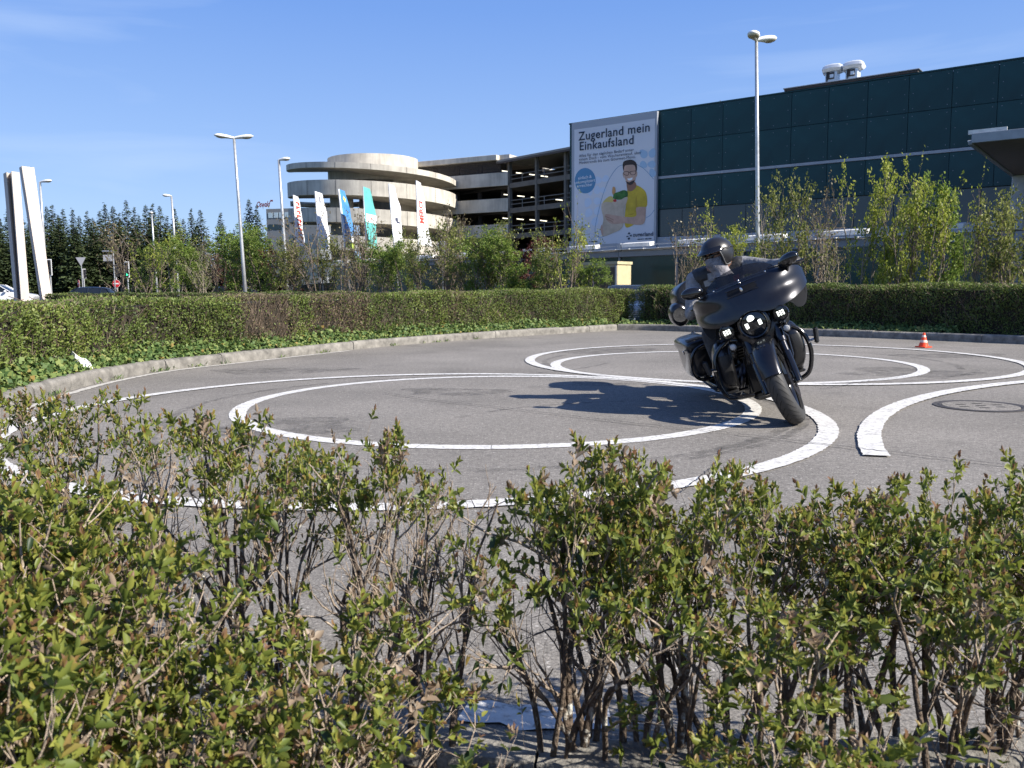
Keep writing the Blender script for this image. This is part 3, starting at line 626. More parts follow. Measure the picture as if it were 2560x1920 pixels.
def helix(zl, zr, h, R0, th, name, slab=True, ri=4.6):
    """one turn; zl top height at the left tip, zr half a turn later at the right tip"""
    n = 96; drop = (zl-zr)*2; ro = []; sl = []
    for k in range(n+1):
        a = math.pi+2*math.pi*k/n; z = zl-drop*k/n; c, s = math.cos(a), math.sin(a)
        ro.append([(R0*c, R0*s, z-h), (R0*c, R0*s, z), ((R0-th)*c, (R0-th)*s, z), ((R0-th)*c, (R0-th)*s, z-h)])
        zz = z-h+.02; sl.append([((R0-th*.5)*c, (R0-th*.5)*s, zz), ((R0-th*.5)*c, (R0-th*.5)*s, zz+.26), (ri*c, ri*s, zz+.26), (ri*c, ri*s, zz)])
    MB().rings(ro).build(name, M_CONC, ramp, auto=30)
    if slab: MB().rings(sl).build('ramp_slab', M_CONC, ramp, auto=30)
    for k in range(2, n//2, 6):
        a = math.pi+2*math.pi*k/n; z = zl-drop*k/n; M = Matrix.Rotation(a, 3, 'Z')
        MB().box(M @ Vector((R0+.001, 0, 0))+Vector((0, 0, z-h/2)), (.015, .04, h-.02), 0, M).build('joint', M_JOINT, ramp)
helix(15.75, 13.75, .62, RO, .5, 'roof_ramp', True, 4.9)
helix(13.65, 12.15, 1.62, RO-.05, .22, 'parapet'); helix(10.65, 9.15, 1.55, RO-.05, .22, 'parapet'); helix(7.65, 6.15, 1.55, RO-.05, .22, 'parapet'); helix(4.65, 3.15, 1.55, RO-.05, .22, 'parapet')
MB().lathe([(5.35, 13.6), (5.35, 16.5), (5.1, 16.5), (5.1, 16.2), (0, 16.2)], seg=72).build('drum', M_CONC, ramp, auto=30)
def arcwall(a0, a1, r0, th, z0, z1, name):
    rs = []
    for k in range(13):
        a = R(a0+(a1-a0)*k/12); c, s = math.cos(a), math.sin(a); rs.append([(r0*c, r0*s, z0), (r0*c, r0*s, z1), ((r0-th)*c, (r0-th)*s, z1), ((r0-th)*c, (r0-th)*s, z0)])
    MB().rings(rs).build(name, M_CONC, ramp, auto=30)
arcwall(186, 250, 5.2, .35, -.1, 15.6, 'core_wall'); arcwall(305, 352, 5.2, .35, -.1, 14.5, 'core_wall'); arcwall(60, 120, 5.2, .35, -.1, 15.0, 'core_wall')
gar = empty('parking_garage', at(1277, 700, 100)); gar.location.z = 0; tag(gar, 'open concrete parking garage with dark decks and ceiling lights behind the billboard', 'parking garage')
GA = Vector(gar.location); GB = at(1445, 700, 91.5); GB.z = 0
gd = (GB-GA).normalized(); gn = Vector((gd.y, -gd.x, 0)); GL = (GB-GA).length+8
GMt = Matrix((gd, -gn, Vector((0, 0, 1)))).transposed()
def gbx(a0, a1, o0, o1, z0, z1, bev=0):
    return MB().box(gd*(a0+a1)/2+gn*(o0+o1)/2+Vector((0, 0, (z0+z1)/2)), (a1-a0, abs(o1-o0), z1-z0), 0, GMt, bev)
zt = at(1277, 402, 100).z
M_CONCD = mat('shaded concrete', (.17, .15, .13), .9, vary=.25, vscale=1.2)  # same concrete made darker and browner, shade of this block put into colour
M_GALVD = mat('dull railing', (.20, .19, .18), .7)
for i, z in enumerate((13.15, 10.3, 7.4, 4.5)):
    gbx(-.1, GL, -.02, .18, z-.55, z+.0).build('deck_edge', M_CONCD, gar)
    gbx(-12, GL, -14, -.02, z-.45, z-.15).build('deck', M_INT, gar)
    for q in (.45, .9): MB().cyl(gd*.2+gn*.05+Vector((0, 0, z+q)), gd*GL+gn*.05+Vector((0, 0, z+q)), .045, 6).build('rail', M_GALVD, gar)
    for a in (2.2, 5.9): MB().cyl(gd*a+gn*.05+Vector((0, 0, z)), gd*a+gn*.05+Vector((0, 0, z+.95)), .05, 6).build('rail_post', M_GALVD, gar)
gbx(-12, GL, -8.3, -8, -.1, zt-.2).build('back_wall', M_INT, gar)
gbx(-.18, .18, -.2, .25, -.1, zt-.1, .02).build('column', M_CONCD, gar); gbx(4.55, 4.85, -.2, .25, -.1, zt-.1, .02).build('column', M_CONCD, gar); gbx(9.2, 9.5, -.2, .25, -.1, zt-.1, .02).build('column', M_CONCD, gar)
gbx(-1.4, GL, -15, .9, zt-.1, zt+.12, .02).build('roof', mat('garage roof', (.24, .23, .22), .7), gar)
gbx(-1.4, GL, .7, .88, zt-.30, zt-.1).build('roof_edge', M_DARKB, gar)
# left wing: straight bands facing the camera
gl = at(1040, 700, 106)-GA; gr = Vector((-.19, -.1, 0)); gl.z = 0
ld = (gr-gl).normalized(); ln = Vector((ld.y, -ld.x, 0)); LM = Matrix((ld, -ln, Vector((0, 0, 1)))).transposed(); LL = (gr-gl).length
def lbx(a0, a1, o0, o1, z0, z1, bev=0):
    return MB().box(gl+ld*(a0+a1)/2+ln*(o0+o1)/2+Vector((0, 0, (z0+z1)/2)), (a1-a0, abs(o1-o0), z1-z0), 0, LM, bev)
for z1, z0 in ((14.45, 12.95), (11.5, 10.0), (8.55, 7.05), (5.6, 4.1)):
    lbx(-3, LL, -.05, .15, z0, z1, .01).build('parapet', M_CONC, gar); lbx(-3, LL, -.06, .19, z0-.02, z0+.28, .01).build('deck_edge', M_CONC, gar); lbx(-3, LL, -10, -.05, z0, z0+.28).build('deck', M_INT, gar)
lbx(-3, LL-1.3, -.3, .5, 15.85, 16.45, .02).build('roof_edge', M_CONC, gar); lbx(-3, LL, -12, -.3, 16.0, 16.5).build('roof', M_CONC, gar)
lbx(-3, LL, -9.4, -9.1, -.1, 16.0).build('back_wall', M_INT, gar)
for k in range(9): lbx(-3, LL-1.0, -.12, -.04, 14.52+.15*k, 14.58+.15*k).build('louvre', M_DARKB, gar)
for k in range(4): lbx(1+k*3.2, 1.5+k*3.2, -3.2, -2.7, -.1, 16).build('column', M_INT, gar)
M_TUBE = mat('fluorescent tube', (.8, .8, .7), .5, emit=(1.0, .93, .72), estr=1.3)
for (x, y) in ((715, 385), (868, 405), (1013, 423), (1138, 440), (735, 642), (883, 657), (1030, 672), (1300, 697), (722, 900), (875, 908), (1017, 917), (1130, 925)):
    p = at(1100+x/4.367, 340+y/4.367, 103.5 if x > 770 else 101.5)
    MB().box(p-GA, (.85, .06, .10), 0, Matrix.Rotation(.12, 3, 'Y')).build('ceiling_light', M_TUBE, gar)

# ------------------------------------------------------------------ office building with roof lettering far behind
ob = empty('office_building', at(690, 700, 150)); ob.location.z = 0; tag(ob, 'grey office block with roof lettering far behind the firs', 'building')
M_OFF = mat('office grey', (.20, .21, .23), .8)
zo = at(690, 522, 150).z; OM = Matrix.Rotation(-.25, 3, 'Z')
MB().box(OM @ Vector((3.6, 3, zo/2)), (10, 6, zo), 0, OM).build('wall', M_OFF, ob)
for k in range(4): MB().box(OM @ Vector((-.6+1.05*k, -.02, zo-1.1)), (.8, .08, .9), 0, OM).build('window', mat('office window', (.45, .55, .62), .2), ob)
for k in range(4): MB().box(OM @ Vector((-.6+1.05*k, -.02, zo-3.1)), (.8, .08, .9), 0, OM).build('window', M_GLASSD, ob)
sg = empty('roof_sign', (ob.location.x, ob.location.y, zo)); tag(sg, 'dark red script roof lettering on the far office block', 'sign')
M_MAR = mat('maroon letters', (.11, .012, .02), .6)
q0 = at(640, 519, 149.5)-sg.location
so = text('Oswald', 0, 0, 1.35, M_MAR, shear=.25, bold=.03, spacing=.9, frame=lambda u, v, a, b: Vector((q0.x+a*.62+.06*b, q0.y, q0.z+b+.05+a*.03)), parent=sg)
MB().box((q0.x+2.75, q0.y, q0.z+1.15), (.45, .05, .28), 0).build('small_mark', M_MAR, sg)
for a in (.3, 1.2, 2.2): MB().cyl((q0.x+a, q0.y+.1, -.1), (q0.x+a, q0.y+.1, q0.z+.5), .04, 6).build('strut', M_GREY, sg)

# ------------------------------------------------------------------ concrete pylons on the left
def pylon(pts_top, pts_bot, Y, ztop, zbot, label, notch=None):
    """pts: plan outlines (pixel x, depth offset) at top and bottom"""
    o = empty('concrete_pylon'); a = [at(px, 600, Y+dy) for px, dy in pts_top]; b = [at(px, 745, Y+dy) for px, dy in pts_bot]
    c = sum((Vector((p.x, p.y, 0)) for p in b), Vector())/len(b); o.location = c
    n = len(a); rs = []
    for k in range(9):
        t = k/8; rs.append([(b[i].x*(1-t)+a[i].x*t-c.x, b[i].y*(1-t)+a[i].y*t-c.y, zbot+(ztop-zbot)*t) for i in range(n)])
    MB().rings(rs).build('shaft', M_PYL, o); tag(o, label, 'pylon', 'concrete pylons'); return o
M_PYL = mat('pale concrete', (.60, .53, .47), .85, vary=.22, vscale=1.2, bump=.25, bscale=25, stretch=(1, 1, .25))
pylon([(67, 0), (98, .55), (94, 1.1), (60.5, .6)], [(110, 0), (133, .45), (130, .9), (103, .5)], 46.8, at(75, 415, 46.8).z, -.2, 'taller leaning concrete pylon, right one of the pale pair on the left')
pylon([(41, 0), (60.5, .4), (58, 1.1), (20, .9), (28, .3), (37, .75)], [(53, 0), (74, .45), (72, 1.1), (36, .9), (44, .35), (50, .7)], 44.6, at(45, 428, 44.6).z, -.2, 'shorter folded concrete pylon, left one of the pale pair on the left')

# ------------------------------------------------------------------ street lamps
M_LHEAD = mat('lamp head white', (.78, .78, .76), .4); M_LENS = mat('lamp lens', (.45, .38, .26), .25)
def lamp(top, bot, Y, heads, label, r=.06, hl=.78):
    zt_ = at(top[0], top[1], Y).z; a = at(top[0], top[1], Y); b = at(bot[0], bot[1], Y)
    s = (a-b)/(a.z-b.z); g = a-s*(a.z+.1)
    o = empty('street_lamp', (g.x, g.y, -.1)); tag(o, label, 'street lamp', 'street lamps')
    T = a-Vector((g.x, g.y, -.1))
    MB().tube([(0, 0, 0), T*.33, T*.66, T], [r*1.25, r*1.1, r*.95, r*.8], 12).build('pole', M_GALV, o, smooth=True)
    for (dx, dy) in heads:
        d = Vector((dx, dy, .10)).normalized(); sd_ = Vector((-d.y, d.x, 0)).normalized(); up_ = d.cross(sd_)*-1
        if up_.z < 0: up_ = -up_
        rs = []
        for (t, w1, h1, h2) in ((.0, .05, .05, .04), (.08, .06, .06, .05), (.25, .10, .085, .06), (.45, .15, .10, .075), (.68, .17, .10, .08), (.85, .145, .08, .065), (.96, .08, .045, .04), (1.0, .03, .02, .015)):
            ring_ = []
            for k in range(14):
                q = 2*math.pi*k/14; h = h1 if math.sin(q) >= 0 else h2
                ring_.append(tuple(T+d*(t*hl)+sd_*(w1*math.cos(q))+up_*(h*math.sin(q))))
            rs.append(ring_)
        hd = MB().rings(rs).build('lamp_head', M_LHEAD, o, auto=50)
        lr = []
        for (t, w1, h1) in ((.42, .10, .070), (.6, .145, .098), (.75, .15, .098), (.88, .10, .075)):
            lr.append([tuple(T+d*(t*hl)+sd_*(w1*math.cos(q))-up_*(h1*(.55+.45*math.sin(q)))) for q in [math.pi*j/8 for j in range(9)]])
        MB().rings(lr, closed=False, cap=False).build('lens', M_LENS, hd, smooth=True)
    return o
lamp((1891, 100), (1895, 660), 24.5, [(-.45, -.9), (.8, .2)], 'tall double-headed street lamp right behind the motorcyclist', .055, .62)
lamp((585, 345), (612, 715), 39, [(-.9, -.35), (.9, .1)], 'double-headed street lamp in the trees left of the ramp', .07, .85)
lamp((697, 400), (718, 715), 46, [(.9, -.1)], 'single-headed street lamp just left of the spiral ramp', .08, .62)
lamp((428.5, 490), (446, 729), 62, [(-.95, -.15)], 'single-headed street lamp over the yellow-green trees', .085, .62)
lamp((379, 534), (393, 728), 78, [(.3, -.9)], 'farthest small street lamp among the firs', .085, .62)
lamp((100, 455), (118, 730), 55, [(.95, -.1)], 'street lamp hidden behind the leaning pylon with its head showing', .08, .8)

# ------------------------------------------------------------------ flags
fl = [((732.6, 487), (742, 613), 53, 'white', .34, 'leftmost white banner flag with red lettering'), ((787, 478), (799, 620), 52, 'white', .46, 'second banner flag from the left, white with grey print'),
      ((845.4, 472), (862, 618), 51, 'blue', .48, 'third banner flag from the left, bright blue with yellow star'), ((907, 466), (916, 617), 50, 'turq', .5, 'fourth banner flag from the left, turquoise and white'),
      ((971, 459), (985, 610), 48.5, 'white', .46, 'fifth banner flag from the left, white with dark blue marks'), ((1040, 451), (1046, 610), 47, 'white', .5, 'rightmost white banner flag with red lettering')]
M_FW = mat('flag white', (.80, .80, .83), .8); M_FB = mat('flag blue', (.03, .17, .50), .8, vary=.35, vscale=2.5, col2=(.10, .33, .62)); M_FT = mat('flag turquoise', (.12, .48, .46), .8, vary=.3, vscale=2)
F_RED = mat('flag red print', (.62, .06, .04), .8); F_YEL = mat('flag yellow print', (.75, .62, .10), .8); F_DK = mat('flag dark print', (.05, .06, .10), .8); F_LIME = mat('flag lime print', (.45, .60, .08), .8)
for i, (tp, bt, Y, kind, wd, lb) in enumerate(fl):
    a = at(tp[0], tp[1], Y); b = at(bt[0], bt[1], Y); s = (a-b)/(a.z-b.z); g = a-s*(a.z+.1)
    o = empty('banner_flag', (g.x, g.y, -.1)); tag(o, lb, 'flag', 'banner flags in a row')
    T = a-o.location; Bm = b-o.location
    MB().tube([(0, 0, 0), T], [.045, .03], 8).build('pole', M_GALV, o, smooth=True)
    dv = Vector((.52, -.85, 0)); dv = Vector((.60, .80, 0)) if i % 2 else Vector((.55, .83, 0))
    wide = wd/.58
    NV, NU = 24, 7
    def fp(u, v, off=0.0):
        base = T.lerp(Bm, v); wv = wide*(.62+.38*min(1, v*3)) if i != 5 else wide*(.45+.75*v)
        sag = .09*u
        p = base+dv*(u*wv+.03)+Vector((.025*math.sin(v*9+i)*u+.02*math.sin(v*17+i*2)*u, .05*math.sin(v*7+u*3+i)*u, -sag))
        return p+Vector((.83, -.55, 0))*off
    vs = [fp(u/(NU-1), v/(NV-1)) for v in range(NV) for u in range(NU)]
    fs = [(v*NU+u, v*NU+u+1, (v+1)*NU+u+1, (v+1)*NU+u) for v in range(NV-1) for u in range(NU-1)]
    cl_ = MB().add(vs, fs).build('cloth', {'white': M_FW, 'blue': M_FB, 'turq': M_FT}[kind], o, smooth=True, fixn=False)
    def patch(u0, u1, v0, v1, m, nm='print'):
        for sgn in (.012, -.012):
            MB().add([fp(u0+(u1-u0)*q, v0+(v1-v0)*r_, sgn) for r_ in (0, .25, .5, .75, 1) for q in (0, .5, 1)], [(r_*3+q, r_*3+q+1, r_*3+q+4, r_*3+q+3) for r_ in range(4) for q in range(2)]).build(nm, m, cl_, smooth=True, fixn=False)
    if i == 0:
        rg = random.Random(3)
        for k in range(9):
            v0 = .12+.085*k; patch(.25, .85, v0, v0+.03, F_RED); patch(.25 if k % 2 else .6, .5 if k % 2 else .85, v0+.03, v0+.065, F_RED)
    if i == 1:
        for k in range(5): patch(.35, .6, .08+.022*k, .092+.022*k, F_DK)
    if i == 2:
        patch(.0, .12, 0, .95, M_FW); patch(.45, .75, .13, .17, F_YEL); patch(.55, .65, .10, .20, F_YEL); patch(.1, 1, .78, .9, M_FW); patch(.1, 1, .9, 1.0, F_LIME)
    if i == 3:
        patch(.1, 1, .44, .58, M_FW); patch(.35, .8, .50, .53, F_RED); patch(.5, .7, .47, .56, F_YEL)
    if i == 4:
        patch(.35, .65, .54, .60, F_DK); patch(.45, .85, .60, .63, F_DK)
        for k in range(9): patch(.4, .6, .14+.035*k, .155+.035*k, mat('flag pale print', (.55, .56, .62), .8))
    if i == 5:
        def ff(u, v, a_, b_): return fp(.62-b_*.62, .66-a_*.125, .014)
        text('MERCI', 0, 0, 1.0, F_RED, bold=.03, frame=ff, parent=cl_)

# ------------------------------------------------------------------ cars behind the hedges
M_TINT = mat('tinted car glass', (.012, .016, .022), .06, spec=.6); M_RUB = mat('car tyre', (.02, .02, .02), .8); M_ALLOY = mat('alloy wheel', (.45, .45, .46), .3, metal=.8)
M_TAIL = mat('tail lamp', (.35, .01, .01), .2); M_HEADL = mat('car headlamp', (.55, .57, .6), .1, spec=.7); M_PLATE = mat('number plate', (.75, .75, .73), .5); M_PLAS = mat('black plastic', (.02, .02, .022), .6)
def car(name, label, loc, rz, paint, hatch=True, size=1.0):
    o = empty(name, loc, rz); tag(o, label, 'car', 'cars')
    W2 = .89
    # body: rings along x (front +x)
    secs = [(2.12, .48, .70, .60), (2.05, .30, .78, .74), (1.75, .24, .86, .84), (1.0, .22, .96, .88), (.2, .22, .98, .89), (-1.2, .22, 1.0, .89), (-1.85, .26, 1.0, .86), (-2.05, .34, .96, .80), (-2.10, .50, .86, .68)]
    rs = []
    for x, zb, zt_, hw in cr(secs, 3):
        rs.append([(x, -hw*.92, zb), (x, -hw, zb+.15), (x, -hw, (zb+zt_)/2+.05), (x, -hw*.97, zt_-.04), (x, -hw*.85, zt_), (x, hw*.85, zt_), (x, hw*.97, zt_-.04), (x, hw, (zb+zt_)/2+.05), (x, hw, zb+.15), (x, hw*.92, zb)])
    MB().rings(rs).build('body', paint, o, auto=35)
    # glasshouse and roof
    g = [(.95, .97, .70), (.25, 1.40, .60), (-.3, 1.45, .59), (-1.3, 1.42, .58), (-1.72, 1.33, .56), (-2.0, 1.0, .66)] if hatch else [(1.0, .97, .70), (.2, 1.38, .60), (-.4, 1.42, .59), (-1.0, 1.38, .58), (-1.65, 1.0, .66)]
    low = lambda x: .975
    vs = []; N = len(g)
    rr_ = [[(x, -.80 if z < 1.1 else -.80, low(x)-.02), (x, -w1, z-.03), (x, -w1+.08, z), (x, w1-.08, z), (x, w1, z-.03), (x, .80, low(x)-.02)] for x, z, w1 in cr(g, 3)]
    MB().rings(rr_).build('windows', M_TINT, o, auto=30)
    rf = [[(x, -w1-.005, z-.025), (x, -w1+.09, z+.012), (x, w1-.09, z+.012), (x, w1+.005, z-.025), (x, w1-.09, z-.02), (x, -w1+.09, z-.02)] for x, z, w1 in cr(g[1:-1], 3)]
    MB().rings(rf).build('roof', paint, o, auto=30)
    for s in (-1, 1):
        for a, b, c_, d_ in ((.95, .975, .25, 1.40), (-.45, .975, -.45, 1.44), (-1.35, .975, -1.35, 1.42), (-2.0, .98, -1.72, 1.33)):
            MB().tube([(a, s*.815, b), (c_, s*.605, d_)], .028, 6).build('pillar', paint, o)
        MB().ell((.75, s*.98, 1.0), (.09, .11, .07), 12, 8).build('wing_mirror', paint, o, smooth=True)
        MB().box((2.0, s*.62, .66), (.16, .30, .13), bev=.03).build('headlamp', M_HEADL, o); MB().box((-2.05, s*.66, .82), (.12, .24, .22), bev=.03).build('tail_lamp', M_TAIL, o)
        for x in (1.33, -1.30):
            w_ = MB().lathe([(.19, -.10), (.30, -.10), (.315, -.06), (.315, .06), (.30, .10), (.19, .10)], (x, s*.80, .315), 'Y', 28).build('wheel', M_RUB, o, auto=40)
            MB().lathe([(.0, s*.085), (.19, s*.095), (.20, s*.06)], (x, s*.80, .315), 'Y', 20).build('rim', M_ALLOY, w_, auto=40)
        MB().box((-.1, s*.905, .86), (.18, .03, .03), bev=.01).build('door_handle', paint, o)
    for k in range(4): MB().box((2.115, 0, .50+.055*k), (.03, .95, .022)).build('grille_bar', M_ALLOY, o)
    MB().box((2.10, 0, .58), (.02, 1.0, .26)).build('grille', M_PLAS, o); MB().box((2.135, 0, .40), (.012, .50, .11)).build('number_plate', M_PLATE, o); MB().box((-2.11, 0, .72), (.012, .50, .11)).build('number_plate', M_PLATE, o)
    return o
M_NAVY = mat('navy car paint', (.018, .028, .05), .2, metal=.4, coat=.6); M_WHC = mat('white car paint', (.70, .71, .73), .25, coat=.6); M_BLC = mat('blue-grey car paint', (.05, .075, .12), .22, metal=.4, coat=.6); M_DKC = mat('black car paint', (.012, .013, .016), .2, coat=.6)
def carpos(px, Y, z=-.1): p = at(px, 730, Y); return (p.x, p.y, z)
car('car', 'dark navy hatchback whose roof shows above the left hedge', carpos(212, 62, -.06), math.pi+.12, M_NAVY)
car('car', 'white car at the far left edge beside the pylons', carpos(-6, 52, .10), .2, M_WHC)
car('car', 'dark car half hidden in shrubs below the double-headed lamp', carpos(608, 58, -.10), .1, M_DKC)
car('car', 'blue-grey parked car facing through the gap between the hedges', (3.78, 27.6, -.34), -math.pi/2-.15, M_BLC)

# ------------------------------------------------------------------ signs and signals at the junction on the left
M_SRED = mat('sign red', (.55, .02, .025), .5); M_SWH = mat('sign white', (.78, .78, .78), .5); M_SBACK = mat('sign back grey', (.38, .38, .40), .6); M_GRN = mat('green signal lit', (.02, .5, .25), .3, emit=(.05, .9, .45), estr=1.2); M_OFFL = mat('unlit lens', (.02, .022, .03), .3); M_SBLK = mat('signal black', (.015, .015, .017), .6)
def thing_at(name, px, Y, label, cat, group=None):
    p = at(px, 720, Y); o = empty(name, (p.x, p.y, -.1)); tag(o, label, cat, group); return o
def Z(py, px, Y): return at(px, py, Y).z+.1
def disc(o, r, z, y, m, name='sign_face', th=.02, seg=28): return MB().lathe([(0, y-th), (r, y-th), (r, y), (0, y)], (0, 0, z), 'Y', seg).build(name, m, o, auto=40)
Y = 72
for px, lb in ((292, 'red no-entry sign in front of the shrubs right of the navy car'), (199, 'red no-entry sign partly edge-on behind the navy car')):
    o = thing_at('no_entry_sign', px, Y, lb, 'road sign', 'no-entry signs'); z = Z(709, px, Y); r = .31
    MB().cyl((0, 0, 0), (0, 0, z), .035, 8).build('pole', M_GALV, o); disc(o, r, z, -.05, M_SRED); MB().box((0, -.078, z), (.44, .012, .10)).build('white_bar', M_SWH, o)
    disc(o, r+.02, z, -.04, M_SWH, 'rim', .008)
    if px == 199: o.rotation_euler.z = -.9
def signal(px, Y, y0, y1, label, lit=None, arch=False, frame=M_SWH, face=0.0):
    o = thing_at('traffic_light', px, Y, label, 'traffic light', 'traffic lights'); o.rotation_euler.z = face; za, zb = Z(y1, px, Y), Z(y0, px, Y); h = zb-za
    MB().cyl((.0, .08, 0), (.0, .08, zb-.1), .05, 10).build('pole', M_GALV, o)
    MB().box((0, .0, (za+zb)/2), (.40, .03, h), bev=.01).build('backboard', frame, o); MB().box((0, -.03, (za+zb)/2), (.28, .08, h-.12), bev=.02).build('housing', M_SBLK, o)
    for k in range(3):
        z = za+h*(k+.75)/4.5*1.0+.1
        l_ = MB().lathe([(0, -.09), (.095, -.085), (.10, -.06)], (0, 0, za+h*(.2+.3*k)), 'Y', 20).build('lens', M_GRN if lit == k else M_OFFL, o, auto=40)
        MB().rings([[(.105*math.cos(a), -.07, za+h*(.2+.3*k)+.105*math.sin(a)), (.105*math.cos(a), -.20, za+h*(.2+.3*k)+.105*math.sin(a))] for a in [math.pi*j/10 for j in range(11)]], closed=False, cap=False).build('hood', M_SBLK, l_)
    return o
signal(127, 68, 648, 689, 'white-framed traffic light beside the leaning pylon'); signal(320, 70, 654, 694, 'white-framed traffic light showing green near the shrubs', 0)
signal(213, 73, 672, 696, 'side-on traffic light under the triangular sign', face=1.3, frame=M_SBACK); signal(294, 74, 660, 692, 'side-on dark traffic light on the sign gantry pole', face=1.2, frame=M_SBLK)
o = thing_at('yield_sign', 207, 72, 'back of a triangular yield sign above the side-on signal', 'road sign'); z = Z(653, 207, 72)
MB().cyl((0, 0, 0), (0, 0, z+.3), .035, 8).build('pole', M_GALV, o); MB().prism([(-.42, .32), (.42, .32), (0, -.42)], (-.06, -.03), frame=lambda u, v, w_: (u, w_, z+v)).build('sign_plate', M_SBACK, o)
o = thing_at('direction_sign', 288, 71, 'grey back of a rectangular direction sign on a bent pole', 'road sign'); z = Z(645, 288, 71)
MB().tube([(0, 0, 0), (0, 0, z+.5), (-.15, 0, z+.56), (-.9, 0, z+.56)], .05, 8).build('pole', M_GALV, o); MB().box((-.45, -.06, z), (.75, .03, .52), bev=.01).build('sign_plate', M_SBACK, o)
o = thing_at('traffic_mirror', 1108, 42, 'round grey traffic mirror on a pole before the covered walkway', 'traffic mirror'); z = Z(617, 1108, 42)
MB().cyl((0, 0, 0), (0, 0, z), .045, 10).build('pole', M_GALV, o); MB().lathe([(0, .02), (.27, .02), (.285, -.02), (.27, -.05), (.15, -.075), (0, -.085)], (0, 0, z), 'Y', 32).build('mirror', M_SBACK, o, auto=40)
# timber posts of the field fence along the wood
for k in range(12):
    px = 240+k*9; o = thing_at('fence_post', px, 80, f'timber fence post, {["first","second","third","fourth","fifth","sixth","seventh","eighth","ninth","tenth","eleventh","twelfth"][k]} from the left below the firs', 'post', 'timber fence posts')
    MB().tube([(0, 0, 0), (.02*math.sin(k), 0, 1.6+.15*math.sin(k*2.3))], [.06, .05], 7).build('post', mat('weathered timber', (.22, .18, .13), .9, vary=.3), o)

# ------------------------------------------------------------------ the motorcycle (local frame: x forward, y left, z up, rear contact at the origin)
LEAN, YAW, STEER = R(17.5), math.atan2(-1, -.05), -R(20)
M_SATIN = mat('satin black paint', (.034, .034, .038), .30, metal=.85, vary=.10, vscale=60, coat=.35)
M_BLK = mat('gloss black', (.007, .007, .008), .12, coat=.4); M_BLKM = mat('matt black', (.012, .012, .013), .5, bump=.1, bscale=90); M_ENG = mat('black engine alloy', (.022, .022, .024), .38, metal=.6, vary=.4, vscale=25)
M_BLKD = mat('dull black plastic', (.010, .011, .014), .8, spec=.15); M_TYRE = mat('tyre rubber', (.040, .039, .038), .6, vary=.3, vscale=30, spec=.4); M_GROOVE_SHADE = mat('groove shade', (.004, .004, .004), .9)
M_DKST = mat('dark steel', (.09, .09, .10), .3, metal=.9); M_CHR = mat('polished metal', (.62, .62, .64), .15, metal=1.0)
M_LED = mat('lit led lens', (.9, .9, .85), .2, emit=(.95, 1.0, .90), estr=1.15); M_LEDY = mat('lamp inner frame', (.03, .03, .02), .3)
M_SMOKE = mat('smoked screen', (.012, .012, .014), .06, alpha=.58, spec=.6); M_LENSG = mat('clear lens', (.42, .42, .42), .1, spec=.7); M_SEAT = mat('black leather seat', (.014, .013, .013), .45, bump=.2, bscale=50)
M_LENSD = mat('dark headlamp glass', (.012, .013, .015), .05, spec=.7)
bike = empty('motorcycle'); tag(bike, 'black touring motorcycle leaning into the turn with its lamps lit', 'motorcycle')
WB = 1.625; RF, RR = .328, .325
SP = Vector((1.795, 0, 0)); SA = Vector((-.438, 0, .899)).normalized(); SR = Matrix.Rotation(STEER, 3, SA)
def st(p): return SR @ (Vector(p)-SP)+SP
def part(mb, name, m, parent=None, steer=False, smooth=True, auto=40, fixn=True):
    if steer: mb.xf(st)
    return mb.build(name, m, parent or bike, auto=auto if smooth else None, fixn=fixn)
def se(c, u, v, a, b, n=28, p=2.6):
    """superellipse ring"""
    o = []
    for k in range(n):
        t = 2*math.pi*k/n; cs, sn = math.cos(t), math.sin(t)
        o.append(tuple(Vector(c)+Vector(u)*(a*math.copysign(abs(cs)**(2/p), cs))+Vector(v)*(b*math.copysign(abs(sn)**(2/p), sn))))
    return o
